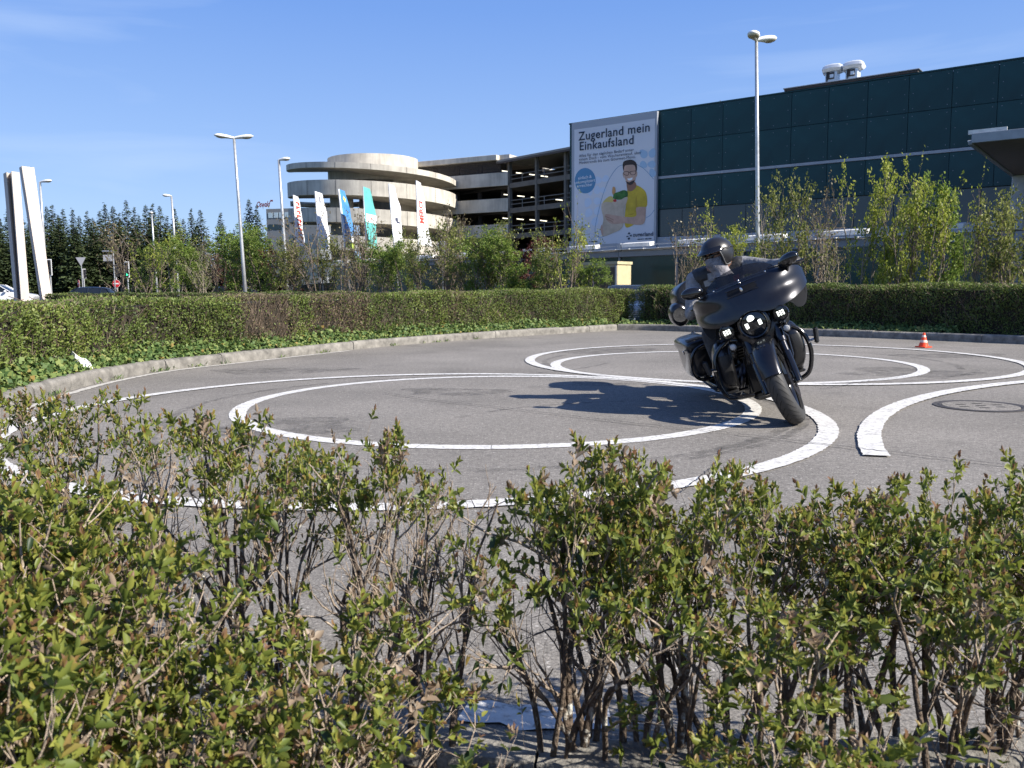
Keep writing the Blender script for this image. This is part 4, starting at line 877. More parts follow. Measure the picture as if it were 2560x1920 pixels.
def wheel(cx, r, wd, rim_r, steer, name, discs):
    c = (cx, 0, r)
    wmb = MB()
    prof = []
    for k in range(17):                       # rounded motorcycle tyre section
        a = math.pi*(k/16-.5)
        yy = wd/2*math.sin(a); rr = rim_r+(r-rim_r)*max(0, math.cos(a))**.62
        prof.append((rr, yy))
    wmb.lathe([(rim_r-.004, -wd*.36)]+prof+[(rim_r-.004, wd*.36)], c, 'Y', 72)
    # slanted dark strips proud of the crown, painting the shade in tread grooves
    def surf(ang, s, up=.0012):
        a = s*math.pi/2; yy = wd/2*math.sin(a); rr = rim_r+(r-rim_r)*max(0, math.cos(a))**.62+up
        return (cx+rr*math.cos(ang), yy, r-rr*math.sin(ang))
    N = 34
    for k in range(N):
        for sg in (-1, 1):
            base = 2*math.pi*(k+(.5 if sg > 0 else 0))/N; vs = []
            for j in range(6):
                q = j/5; s = sg*(.06+.58*q); an = base+.30*q**1.3; w2 = (.010 if 0 < j < 5 else .004)
                vs += [surf(an-w2, s), surf(an+w2, s)]
            wmb.add(vs, [(2*j, 2*j+1, 2*j+3, 2*j+2) for j in range(5)], 1)
    wo = part(wmb, name, [M_TYRE, M_GROOVE_SHADE], steer=steer)
    rm = MB().lathe([(rim_r+.004, -wd*.37), (rim_r+.008, -wd*.34), (rim_r-.012, -wd*.30), (rim_r-.03, -.02), (rim_r-.03, .02), (rim_r-.012, wd*.30), (rim_r+.008, wd*.34), (rim_r+.004, wd*.37)], c, 'Y', 60)
    part(rm, 'rim', M_BLK, wo, steer)
    hb = MB().lathe([(0, -.075), (.035, -.075), (.045, -.05), (.05, 0), (.045, .05), (.035, .075), (0, .075)], c, 'Y', 24)
    part(hb, 'hub', M_ENG, wo, steer)
    for k in range(9):
        a = 2*math.pi*k/9; d = Vector((math.cos(a), 0, math.sin(a))); d2 = Vector((math.cos(a+.16), 0, math.sin(a+.16))); C = Vector(c)
        sp = MB().tube([C+d*.04, C+d*.14, C+d2*(rim_r-.025)], [.016, .011, .014], 8); part(sp, 'spoke', M_BLK, wo, steer)
    for y in discs:
        part(MB().lathe([(.075, y-.003), (.150, y-.003), (.150, y+.003), (.075, y+.003), (.075, y-.003)], c, 'Y', 40), 'brake_disc', M_DKST, wo, steer)
    return wo
front = wheel(WB, RF, .132, .242, True, 'front_wheel', (-.085, .085))
rear = wheel(0.0, RR, .182, .205, False, 'rear_wheel', (.10,))
# forks
for s in (-1, 1):
    ax = Vector((WB, s*.118, RF)); tp = Vector((1.795, s*.118, 0))+SA*1.0; tp = ax+SA*.60
    part(MB().tube([ax-SA*.05, ax-SA*.045, ax+SA*.20, ax+SA*.205], [.020, .031, .031, .027], 20), 'fork_slider', M_BLK, steer=True)
    part(MB().tube([ax+SA*.20, ax+SA*.28, ax+SA*.285, tp], [.027, .027, .036, .036], 20), 'fork_tube', M_SATIN, steer=True)
    part(MB().tube([ax-SA*.02+Vector((.0, s*.03, 0)), ax-SA*.02-Vector((0, s*.10, 0))], .022, 16), 'axle_end', M_DKST, steer=True)
    cal = ax+Vector((-.12, -s*.018, .05)); part(MB().box(cal, (.10, .05, .085), bev=.015), 'brake_caliper', M_ENG, steer=True)
    part(MB().tube([ax+SA*.42+Vector((.03, 0, 0)), ax+SA*.30+Vector((-.05, s*.05, 0)), ax+SA*.15+Vector((-.09, s*.03, 0)), cal], .006, 6), 'brake_hose', M_DKST, steer=True)
part(MB().box(Vector((WB, 0, RF))+SA*.44, (.07, .30, .06), bev=.015), 'fork_clamp', M_ENG, steer=True)
part(MB().box(Vector((WB, 0, RF))+SA*.40+Vector((-.05, 0, 0)), (.05, .22, .12), bev=.01), 'oil_cooler', M_ENG, steer=True)
# front fender
rs = []
for k in range(26):
    a = R(165-143*k/25)   # from behind over the top to the front
    C = Vector((WB, 0, RF)); ring_ = []
    tip = min(1, k/3, (25-k)/2.0); hw = .072+.012*math.sin(math.pi*k/25)
    rr_o, sk = RF+.030, .045+.03*math.sin(math.pi*min(1, k/14))*1.0
    pts = []
    for j in range(15):
        q = -1+2*j/14; yy = hw*math.copysign(min(1, abs(q)*1.25)**1.0, q); drop_ = (.012*q*q*4 if abs(q) < .8 else .0307+sk*(abs(q)-.8)/.2)
        pts.append((rr_o-drop_, yy))
    outer = [tuple(C+Vector((math.cos(a)*r_, y_, math.sin(a)*r_))) for r_, y_ in pts]; inner = [tuple(C+Vector((math.cos(a)*(r_-.006), y_*.95, math.sin(a)*(r_-.006)))) for r_, y_ in reversed(pts)]
    rs.append(outer+inner)
part(MB().rings(rs), 'front_fender', M_SATIN, steer=True)
ft = MB()
for j in range(3): ft.lathe([(.0, .0), (.007, .0), (.007, .004), (0, .006)], Vector((WB+math.cos(R(64))*(RF+.031), -.025+.025*j, RF+math.sin(R(64))*(RF+.031))), 'X', 8)
part(ft, 'fender_bolts', M_DKST, steer=True)
# headlamp, fairing
H = Vector((1.505, -.008, .793)); FT = R(3.5)
def hf(x, y, u): return (H.x+x, H.y+y*math.cos(FT)+u*math.sin(FT), H.z+u*math.cos(FT)-y*math.sin(FT))
zb_t = smooth_tab([(0, .100), (.06, .088), (.11, .060), (.20, .050), (.30, .062), (.37, .080), (.415, .098), (.438, .120)], 6)
zt_t = smooth_tab([(0, .332), (.12, .331), (.23, .322), (.31, .305), (.37, .286), (.415, .262), (.438, .225)], 6)
def fx(y, u):
    a = abs(y); t = max(0, (u-.06)/.27)
    x = .045-.125*t**1.4-.10*(a/.44)**2-.20*(a/.44)**4.5
    ss = min(1, max(0, (a-.10)/.16)); x -= .026*ss*math.exp(-((u-.165-.03*a)/.055)**2)
    x += .010*math.exp(-((a-.30)/.12)**2)*math.exp(-((u-.27)/.06)**2)
    x -= .02*min(1, max(0, (a-.38)/.067))**2
    x -= .035*max(0, (u-.285)/.045)**2
    return x
NY, NT = 61, 19; fr_ = []; bk = []
for i in range(NY):
    y = -.438+.876*i/(NY-1); z0, z1 = interp(abs(y), zb_t), interp(abs(y), zt_t)
    for j in range(NT):
        u = z0+(z1-z0)*j/(NT-1); fr_.append(hf(fx(y, u), y, u)); bk.append(hf(fx(y, u)-.014, y, u))
nv = NY*NT; fs = []
idx = lambda i, j: i*NT+j
for i in range(NY-1):
    for j in range(NT-1):
        fs.append((idx(i, j), idx(i+1, j), idx(i+1, j+1), idx(i, j+1))); fs.append((nv+idx(i, j), nv+idx(i, j+1), nv+idx(i+1, j+1), nv+idx(i+1, j)))
for i in range(NY-1):
    for j in (0, NT-1): fs.append((idx(i, j), idx(i+1, j), nv+idx(i+1, j), nv+idx(i, j)))
for j in range(NT-1):
    for i in (0, NY-1): fs.append((idx(i, j), idx(i, j+1), nv+idx(i, j+1), nv+idx(i, j)))
fair = part(MB().add(fr_+bk, fs), 'fairing', M_SATIN, steer=True, auto=45)
# inner fairing behind, lower tips showing
def inner(sg):
    pl = [(0, .31), (.20, .30), (.34, .265), (.405, .21), (.425, .13), (.41, .04), (.375, -.02), (.33, -.02), (.29, .05), (.20, .045), (.10, .02), (0, .0)]
    return [(sg*a, b) for a, b in pl]
for sg in (-1, 1):
    pl = smoothp(inner(sg), 3)
    rr2 = []
    for q, sc in ((-.06, .97), (-.075, 1.0), (-.16, .99), (-.20, .93)):
        rr2.append([hf(fx(a, max(.07, b))+q, a*sc, .13+(b-.13)*sc) for a, b in pl])
    part(MB().rings(rr2), 'inner_fairing', M_BLKD, steer=True)
# vent slot
sl_ = []
for k in range(21):
    y = -.115+.23*k/20; hgt = .021*min(1, (1-abs(y)/.116)*6+.15); u0 = .262
    sl_.append([hf(fx(y, u0-hgt)+.006, y, u0-hgt), hf(fx(y, u0+hgt)+.002, y, u0+hgt), hf(fx(y, u0+hgt)-.002, y, u0+hgt), hf(fx(y, u0-hgt)-.002, y, u0-hgt)])
part(MB().rings(sl_), 'vent_slot', M_BLKD, fair, True)
part(MB().tube([hf(fx(y, .240)+.004, y, .240) for y in [-.12+.24*k/20 for k in range(21)]], .0045, 8), 'slot_lip', M_SATIN, fair, True)
part(MB().tube([hf(fx(y, .286)+.002, y, .286) for y in [-.12+.24*k/20 for k in range(21)]], .0035, 8), 'slot_lip', M_SATIN, fair, True)
part(MB().ell(hf(fx(0, .262)+.006, 0, .264), (.006, .010, .020), 10, 8), 'fairing_emblem', M_CHR, fair, True)
part(MB().ell(hf(fx(0, .31)+.004, 0, .316), (.006, .008, .008), 10, 6), 'screen_bolt', M_CHR, fair, True)
part(MB().ell(hf(fx(0, .31)+.000, 0, .332), (.006, .008, .008), 10, 6), 'screen_bolt', M_CHR, fair, True)
part(MB().ell(hf(fx(.20, .31)+.004, .20, .322), (.006, .007, .007), 10, 6), 'screen_bolt', M_CHR, fair, True)
part(MB().ell(hf(fx(-.2, .31)+.004, -.20, .322), (.006, .007, .007), 10, 6), 'screen_bolt', M_CHR, fair, True)
ws = []
for i in range(33):
    y = -.27+.54*i/32; top = .115*max(0, 1-(y/.275)**2)**.55; col = []
    for j in range(7):
        q = j/6; u = .300+.03+top*q-.022; col.append(hf(fx(y, .31)-.004-.10*q*top/.115, y, u))
    ws.append(col+[(p[0]-.005, p[1], p[2]) for p in reversed(col)])
part(MB().rings(ws), 'windscreen', M_SMOKE, steer=True)
ln_ = MB(); ln_.tube([hf(fx(y, .315)+.004, y, .312-.012*(y/.27)**2) for y in [-.27+.54*i/24 for i in range(25)]], .007, 8); part(ln_, 'screen_trim', M_BLK, steer=True)
# headlamp
part(MB().lathe([(.128, -.06), (.126, .0), (.118, .022), (.104, .030), (.097, .024), (.097, .0)], H, 'X', 48), 'headlamp_bezel', M_BLK, steer=True)
hl = part(MB().lathe([(.098, .010), (.08, .021), (.04, .028), (0, .030)], H, 'X', 40), 'headlamp', M_LENSD, steer=True)
part(MB().lathe([(.0, .0), (.027, .0), (.027, .004), (0, .006)], hf(.024, -.008, .042), 'X', 24), 'lit_projector', M_LED, hl, True)
for yy, uu in ((-.048, -.012), (.048, .012)):
    pass
part(MB().box(hf(.026, -.050, -.002), (.006, .027, .040), bev=.004), 'lit_element', M_LED, hl, True); part(MB().box(hf(.026, .046, -.002), (.006, .027, .040), bev=.004), 'lit_element', M_LED, hl, True)
part(MB().box(hf(.026, .0, -.040), (.004, .11, .004)), 'reflector_line', M_DKST, hl, True)
# chin / nacelle under the headlamp carrying the lamps
ch = []
for k in range(25):
    y = -.235+.47*k/24; a = abs(y)/.235; top = .02-.10*(1-a**2)*.9+.02*a; bot = -.085-.115*(1-a**1.6); xx = -.005-.10*a**2
    ch.append([hf(xx, y, top), hf(xx+.012, y, (top+bot)/2), hf(xx-.01, y, bot), hf(xx-.11, y, bot+.02), hf(xx-.12, y, top)])
part(MB().rings(ch), 'lamp_nacelle', M_SATIN, steer=True)
for s in (-1, 1):
    c = hf(.0, s*.205, .004)
    pl_ = part(MB().lathe([(0, -.10), (.03, -.095), (.05, -.06), (.058, -.02), (.060, .012), (.054, .022), (.050, .012)], c, 'X', 32), 'passing_lamp', M_BLK, steer=True)
    part(MB().lathe([(.051, .010), (.03, .016), (0, .018)], c, 'X', 28), 'lens', M_LENSD, pl_, True)
    for j in (-1, 0, 1): part(MB().box(Vector(c)+Vector((.018, j*.0195, .002)), (.004, .0125, .038), bev=.002), 'lit_element', M_LED, pl_, True)
    part(MB().box(Vector(c)+Vector((.016, 0, .002)), (.003, .064, .046), bev=.002), 'lit_rim', M_LEDY, pl_, True)
    part(MB().tube([Vector(c)+Vector((-.04, 0, -.045)), hf(-.02, s*.20, -.07), hf(-.04, s*.17, -.085)], .014, 10), 'lamp_bracket', M_BLK, steer=True)
    t_ = hf(.0, s*.205, -.115)
    ts = part(MB().lathe([(0, -.05), (.022, -.045), (.031, -.015), (.031, .008), (.026, .014)], t_, 'X', 24), 'turn_signal', M_BLK, steer=True)
    part(MB().lathe([(.027, .008), (.018, .020), (0, .024)], t_, 'X', 20), 'lens', M_LENSG, ts, True)
    # mirrors
    mc = Vector(hf(-.15, .375 if s > 0 else -.365, .335 if s > 0 else .365)); MR = Matrix.Rotation(s*.22, 3, 'X') @ Matrix.Rotation(-s*.35, 3, 'Z')
    mi = part(MB().ell(mc, (.045, .088, .048), 24, 14, 0, MR), 'mirror', M_BLK, steer=True)
    part(MB().ell(mc+MR @ Vector((-.030, 0, 0)), (.02, .078, .040), 20, 8, 0, MR), 'glass', M_CHR, mi, True)
    part(MB().tube([mc+Vector((-.0, -s*.01, -.02)), mc+Vector((-.01, -s*.035, -.07)), hf(-.20, mc.y-s*.07, .27)], [.012, .010, .012], 10), 'stem', M_BLK, mi, True)
# handlebar and grips
hbp = [(.98, -.44, 1.03), (1.06, -.36, 1.06), (1.20, -.20, 1.10), (1.27, -.10, 1.08), (1.27, .10, 1.08), (1.20, .20, 1.10), (1.06, .36, 1.06), (.98, .44, 1.03)]
part(MB().tube(cr(hbp, 5), .0145, 12), 'handlebar', M_BLK, steer=True)
GR = []
for s in (-1, 1):
    part(MB().tube([(.98, s*.44, 1.03), (1.055, s*.365, 1.058)], .019, 14), 'grip', M_BLKM, steer=True)
    part(MB().box((1.09, s*.33, 1.07), (.06, .05, .05), bev=.012), 'switch_box', M_BLK, steer=True)
    part(MB().tube([(1.10, s*.34, 1.065), (1.09, s*.40, 1.05), (1.04, s*.47, 1.035)], [.008, .008, .010], 8), 'lever', M_BLK, steer=True)
    GR.append(st((1.015, s*.405, 1.045)))
# tank, seat, frame, engine
def body_loft(secs, name, m, p=2.4, n=32):
    """secs: (x, y0, z, half width, half height)"""
    c = cr(secs, 5); rs = [se((q[0], q[1], q[2]), (0, 1, 0), (0, 0, 1), max(q[3], .004), max(q[4], .004), n, p) for q in c]
    return part(MB().rings(rs), name, m)
body_loft([(.60, 0, .84, .05, .03), (.66, 0, .86, .12, .085), (.80, 0, .89, .155, .115), (.98, 0, .91, .165, .125), (1.10, 0, .925, .13, .11), (1.18, 0, .94, .07, .07)], 'fuel_tank', M_SATIN)
body_loft([(.62, 0, .76, .10, .03), (.54, 0, .72, .16, .05), (.36, 0, .71, .19, .055), (.18, 0, .76, .17, .075), (.08, 0, .80, .155, .06), (-.14, 0, .81, .15, .05), (-.22, 0, .83, .12, .03)], 'seat', M_SEAT)
body_loft([(-.12, 0, .90, .24, .05), (-.16, 0, .97, .30, .10), (-.19, 0, 1.06, .30, .10), (-.23, 0, 1.13, .22, .05)], 'passenger_backrest', M_SEAT)
fmb = MB()
for s in (-1, 1):
    fmb.tube(cr([(1.25, s*.03, .95), (1.16, s*.08, .60), (1.05, s*.11, .22), (.80, s*.12, .15), (.35, s*.12, .17), (.15, s*.13, .35)], 5), .020, 10)
fmb.tube([(1.28, 0, 1.0), (.9, 0, .78), (.45, 0, .66), (.1, 0, .60)], .028, 10); part(fmb, 'frame', M_BLK)
part(MB().tube([Vector((1.795, 0, 0))+SA*.78, Vector((1.795, 0, 0))+SA*1.1], .045, 16), 'steering_head', M_BLK)
emb = MB().box((.74, 0, .33), (.52, .28, .26), bev=.06).box((.42, 0, .36), (.30, .24, .22), bev=.05); part(emb, 'crankcase', M_ENG)
for sx, ang in ((.92, .40), (.62, -.40)):
    for k in range(9):
        c = Vector((.76, 0, .42))+Vector((math.sin(ang), 0, math.cos(ang)))*(.06+.026*k); M = Matrix.Rotation(ang, 3, 'Y')
        part(MB().box(c, (.17-.004*k, .20, .013), 0, M, .004), 'cooling_fin', M_ENG)
    c = Vector((.76, 0, .42))+Vector((math.sin(ang), 0, math.cos(ang)))*.33; part(MB().box(c, (.19, .22, .09), 0, Matrix.Rotation(ang, 3, 'Y'), .03), 'rocker_cover', M_BLK)
    c = Vector((.76, 0, .42))+Vector((math.sin(ang), 0, math.cos(ang)))*.16; part(MB().cyl(c-Vector((math.sin(ang), 0, math.cos(ang)))*.12, c+Vector((math.sin(ang), 0, math.cos(ang)))*.13, .065, 16), 'cylinder', M_ENG)
part(MB().lathe([(.0, -.20), (.085, -.20), (.10, -.18), (.10, -.12)], (.80, 0, .52), 'Y', 28), 'air_cleaner', M_BLK)
part(MB().lathe([(.0, -.185), (.09, -.18), (.10, -.13)], (.90, 0, .33), 'Y', 28), 'cam_cover', M_DKST)
part(MB().lathe([(.10, .12), (.13, .18), (.0, .20)], (.80, 0, .32), 'Y', 28), 'primary_cover', M_ENG)
part(MB().box((1.12, 0, .36), (.05, .24, .30), bev=.01), 'radiator', M_ENG)
part(MB().box((1.06, 0, .17), (.20, .22, .05), bev=.015), 'skid_plate', M_BLKM)
for s in (-1, 1):
    # lower fairings: hollow scoops beside the frame tubes
    secs = [(1.20, s*.25, .70, .035, .03), (1.22, s*.265, .67, .062, .07), (1.22, s*.285, .59, .074, .11), (1.21, s*.29, .48, .076, .12), (1.18, s*.285, .38, .072, .11), (1.14, s*.265, .30, .06, .08), (1.10, s*.245, .26, .03, .03)]
    c = cr(secs, 5); part(MB().rings([se((q[0]-.07, q[1]-s*.01, q[2]), (0, 1, 0), (1, 0, 0), q[3], q[4], 24, 2.8) for q in c]), 'lower_fairing', M_SATIN)
    part(MB().rings([se((q[0]-.07+.105*(q[4]/.11), q[1]-s*.01, q[2]), (0, 1, 0), (1, 0, 0), q[3]*.6, .004+q[4]*.14, 20, 3.0) for q in c[10:-8]]), 'scoop_opening', M_BLKM)
    # engine guard with highway peg
    gpts = [(1.20, s*.07, .72), (1.24, s*.20, .70), (1.24, s*.33, .61), (1.25, s*.372, .48), (1.22, s*.36, .34), (1.19, s*.30, .24), (1.14, s*.12, .20)]
    part(MB().tube(cr(gpts, 6), .0175, 12), 'engine_guard', M_BLK)
    part(MB().tube([(1.26, s*.37, .50), (1.28, s*.41, .505)], .014, 10), 'peg_mount', M_CHR)
    part(MB().box((1.285, s*.43, .535), (.036, .036, .125), 0, Matrix.Rotation(-s*.15, 3, 'X'), .012), 'highway_peg', M_BLKM)
    # floorboards
    part(MB().box((.98, s*.27, .265), (.34, .10, .022), 0, Matrix.Rotation(-.06, 3, 'Y'), .008), 'floorboard', M_BLKM)
    part(MB().tube([(1.05, s*.13, .25), (1.05, s*.24, .25)], .014, 8), 'floorboard_bracket', M_BLK)
    # exhaust
    part(MB().tube(cr([(.95, s*.10, .42), (1.05, s*.16, .33), (.95, s*.20, .22), (.60, s*.21, .20), (.30, s*.22, .205)], 5), .028, 14), 'exhaust_pipe', M_DKST)
    part(MB().tube([(.36, s*.235, .20), (.30, s*.24, .20), (-.36, s*.26, .235), (-.42, s*.262, .238)], [.035, .052, .052, .045], 20), 'muffler', M_BLK)
    # saddlebags
    secs = [(.22, s*.30, .46, .055, .11), (.20, s*.30, .46, .085, .145), (.05, s*.305, .455, .105, .165), (-.20, s*.31, .45, .11, .17), (-.42, s*.31, .455, .10, .165), (-.50, s*.305, .46, .07, .13)]
    c = cr(secs, 4); bagm = part(MB().rings([se((q[0], q[1], q[2]), (0, 1, 0), (0, 0, 1), q[3], q[4], 32, 4.2) for q in c]), 'saddlebag', M_SATIN)
    secs = [(.225, s*.305, .585, .07, .03), (.20, s*.305, .595, .10, .05), (.0, s*.31, .605, .118, .062), (-.25, s*.315, .605, .122, .062), (-.44, s*.312, .595, .11, .055), (-.51, s*.305, .585, .08, .03)]
    c = cr(secs, 4); part(MB().rings([se((q[0], q[1], q[2]), (0, 1, 0), (0, 0, 1), q[3], q[4], 32, 3.4) for q in c]), 'lid', M_SATIN, bagm)
    part(MB().box((.10, s*.428, .56), (.05, .012, .035), bev=.004), 'latch', M_CHR, bagm)
    part(MB().tube(cr([(.27, s*.20, .60), (.285, s*.33, .58), (.29, s*.40, .50), (.28, s*.41, .36), (.26, s*.34, .29), (.24, s*.20, .28)], 5), .015, 10), 'bag_guard', M_BLK)
    # top box speaker pods facing forward
    pc = (-.10, s*.335, .885); secs = [(.03, 0, 0, .050, .075), (.0, 0, 0, .080, .105), (-.10, 0, 0, .088, .115), (-.22, 0, 0, .075, .10), (-.30, 0, 0, .04, .06)]
    c = cr(secs, 4); pod = part(MB().rings([se((pc[0]+q[0], pc[1], pc[2]), (0, 1, 0), (0, 0, 1), q[3], q[4], 24, 2.2) for q in c]), 'speaker_pod', M_SATIN)
    part(MB().lathe([(.068, .022), (.066, .034), (.056, .030), (0, .038)], pc, 'X', 28), 'speaker_grille', mat('speaker mesh', (.035, .035, .038), .6, metal=.2, bump=.5, bscale=400), pod)
    part(MB().box((-.60, s*.20, .62), (.05, .05, .05), bev=.015), 'rear_turn_signal', M_LENSG)
secs = [(-.20, 0, 1.02, .24, .06), (-.23, 0, 1.01, .31, .13), (-.42, 0, 1.0, .33, .16), (-.62, 0, .99, .31, .15), (-.74, 0, .97, .20, .11), (-.78, 0, .97, .10, .06)]
c = cr(secs, 4); part(MB().rings([se((q[0], q[1], q[2]), (0, 1, 0), (0, 0, 1), q[3], q[4], 36, 3.0) for q in c]), 'top_box', M_SATIN)
rs = []
for k in range(18):
    a = R(20+160*k/17); C = Vector((0, 0, RR)); rs.append([tuple(C+Vector((math.cos(a)*r_, y_, math.sin(a)*r_))) for r_, y_ in ((RR+.03, -.105), (RR+.05, -.08), (RR+.055, 0), (RR+.05, .08), (RR+.03, .105), (RR+.02, .09), (RR+.02, -.09))])
part(MB().rings(rs), 'rear_fender', M_SATIN)

# ------------------------------------------------------------------ the rider, in the motorcycle's frame
rider = empty('person'); tag(rider, 'motorcyclist in black open-face helmet, grey jacket and dark vest looking to the left', 'person')
hL, hR = Vector(GR[1]), Vector(GR[0])
cap = []      # (a, b, ra, rb, zone)
def cc(a, b, ra, rb, zone): cap.append((Vector(a), Vector(b), ra, rb, zone))
pel = Vector((.38, -.005, .775)); wst = Vector((.42, -.005, .91)); chs = Vector((.54, -.01, 1.09)); nk = Vector((.62, -.01, 1.215)); hd = Vector((.70, -.012, 1.318))
shL = Vector((.645, .19, 1.185)); shR = Vector((.55, -.215, 1.185))
J, V_, D, S_, G, B_ = 0, 1, 2, 3, 4, 5     # jacket vest denim skin glove boot
cc(pel+Vector((0, .06, 0)), pel-Vector((0, .06, 0)), .135, .135, D); cc(pel, wst, .15, .155, V_); cc(wst+Vector((0, .05, 0)), chs+Vector((0, .07, 0)), .125, .135, V_); cc(wst-Vector((0, .05, 0)), chs-Vector((0, .07, 0)), .125, .135, V_)
cc(chs, nk-Vector((0, 0, .06)), .14, .085, V_); cc(shL-Vector((0, .04, 0)), shR+Vector((0, .04, 0)), .088, .088, V_); cc(nk-Vector((0, 0, .05)), hd, .062, .058, S_)
def arm(sh, hand, s, out):
    d = hand-sh; L1, L2 = .30, .285; dist = min(d.length, L1+L2-.005); dn = d.normalized()
    a = (L1*L1-L2*L2+dist*dist)/(2*dist); h = math.sqrt(max(0, L1*L1-a*a)); o = (out-dn*out.dot(dn)).normalized(); el = sh+dn*a+o*h
    cc(sh, el, .075, .055, J); cc(el, hand+(el-hand).normalized()*.09, .057, .042, J); cc(hand+(el-hand).normalized()*.10, hand+(el-hand).normalized()*.05, .034, .034, G)
    w = (el-hand).normalized(); wr = hand+w*.075
    gax = (st((1.055, s*.365, 1.058))-st((.98, s*.44, 1.03))).normalized()     # along the grip, inwards
    gc = hand; upg = (Vector((0, 0, 1))-gax*gax.z).normalized(); fw = gax.cross(upg)
    if fw.dot(w) > 0: fw = -fw
    palm = gc+w*.03+upg*.012
    for k, (o_, ln, r_) in enumerate(((-.032, .9, .0092), (-.011, 1.0, .0098), (.011, .96, .0098), (.031, .82, .0088))):
        b0 = gc+gax*o_+w*.028+upg*.026; b1 = gc+gax*o_+fw*.012+upg*.032*ln; b2 = gc+gax*o_+fw*.033*ln+upg*.004; b3 = gc+gax*o_+fw*.018-upg*.028*ln
        cc(wr+upg*.01, b0, .020, r_*1.35, G); cc(b0, b1, r_*1.25, r_*1.15, G); cc(b1, b2, r_*1.15, r_*1.05, G); cc(b2, b3, r_*1.05, r_, G)
    t0 = wr+gax*.02-upg*.01; t1 = gc+gax*.05+w*.02-upg*.015; t2 = gc+gax*.048+fw*.018-upg*.026; cc(t0, t1, .017, .0125, G); cc(t1, t2, .0125, .010, G)
arm(shL, hL, 1, Vector((-.3, .5, -.8))); arm(shR, hR, -1, Vector((-.8, -.25, -.5)))
for s in (-1, 1):
    hip = pel+Vector((.03, s*.085, -.01)); kn = Vector((.90, s*.275, .735)); an = Vector((.93, s*.265, .345)); toe = Vector((1.10, s*.29, .305))
    cc(hip, kn, .105, .072, D); cc(kn, an, .074, .052, D); cc(an, an-Vector((.02, 0, .03)), .048, .046, B_); cc(an-Vector((.045, 0, .04)), toe, .038, .034, B_); cc(an, toe, .045, .032, B_)
bm_ = MB()
for a, b, ra, rb, z in cap:
    d = (b-a); L_ = d.length; d = d/L_ if L_ > 1e-6 else Vector((0, 0, 1)); path = []; rad = []
    for k in range(4): q = math.pi/2*(k/3.6+.08); path.append(a-d*ra*math.cos(q)); rad.append(ra*math.sin(q))
    path += [a, b]; rad += [ra, rb]
    for k in range(3, -1, -1): q = math.pi/2*(k/3.6+.08); path.append(b+d*rb*math.cos(q)); rad.append(rb*math.sin(q))
    bm_.tube(path, rad, 14)
# head under the helmet: skull, jaw, nose, ears
FDr = Vector((.50, -.85, .03)).normalized(); LFr = Vector((0, 0, 1)).cross(FDr).normalized(); UPr = FDr.cross(LFr).normalized()
HM = Matrix((FDr, LFr, UPr)).transposed()
bm_.ell(hd+HM @ Vector((-.01, 0, .03)), (.095, .075, .105), 20, 14, 0, HM); bm_.ell(hd+HM @ Vector((.025, 0, -.045)), (.068, .056, .068), 18, 12, 0, HM)
bm_.ell(hd+HM @ Vector((.095, 0, -.012)), (.020, .013, .026), 12, 8, 0, HM)
for s in (-1, 1): bm_.ell(hd+HM @ Vector((-.005, s*.075, .0)), (.018, .010, .03), 10, 8, 0, HM)
tmp = bm_.build('tmp', M_SEAT); rmd = tmp.modifiers.new('r', 'REMESH'); rmd.mode = 'VOXEL'; rmd.voxel_size = .0085; smd = tmp.modifiers.new('s', 'SMOOTH'); smd.factor = .5; smd.iterations = 4
dg = bpy.context.evaluated_depsgraph_get(); bme = bpy.data.meshes.new_from_object(tmp.evaluated_get(dg)); bpy.data.objects.remove(tmp)
bme.name = 'body'; bme.materials.clear()
M_JACK = mat('grey denim jacket', (.23, .23, .24), .85, vary=.5, vscale=14, bump=1.0, bscale=16); M_VEST = mat('black leather vest', (.030, .028, .027), .55, vary=.3, vscale=18, bump=.9, bscale=14)
M_JEAN = mat('dark jeans', (.055, .055, .058), .85, vary=.35, vscale=20, bump=.9, bscale=16); M_SKIN = mat('skin', (.42, .23, .16), .5); M_GLOV = mat('black glove', (.02, .02, .021), .55); M_BOOT = mat('black boot', (.012, .012, .012), .4)
for m in (M_JACK, M_VEST, M_JEAN, M_SKIN, M_GLOV, M_BOOT): bme.materials.append(m)
vc = np.zeros(len(bme.vertices)*3, np.float32); bme.vertices.foreach_get('co', vc); vc = vc.reshape(-1, 3)
best = np.full(len(vc), 9.0); zone = np.zeros(len(vc), int)
for a, b, ra, rb, z in cap:
    A_, B2 = np.array(a), np.array(b); ab = B2-A_; t = np.clip(((vc-A_) @ ab)/max(ab @ ab, 1e-9), 0, 1); dist = np.linalg.norm(vc-(A_+t[:, None]*ab), axis=1)-(ra+(rb-ra)*t)
    m_ = dist < best; best[m_] = dist[m_]; zone[m_] = z
hdm = np.linalg.norm(vc-np.array(hd), axis=1) < .135; zone[hdm] = S_
pv = np.zeros(len(bme.loops), np.int32); bme.loops.foreach_get('vertex_index', pv); ls = np.zeros(len(bme.polygons), np.int32); bme.polygons.foreach_get('loop_start', ls)
bme.polygons.foreach_set('material_index', zone[pv[ls]].astype(np.int32)); bme.polygons.foreach_set('use_smooth', [True]*len(bme.polygons))
body = link('body', bme, rider)
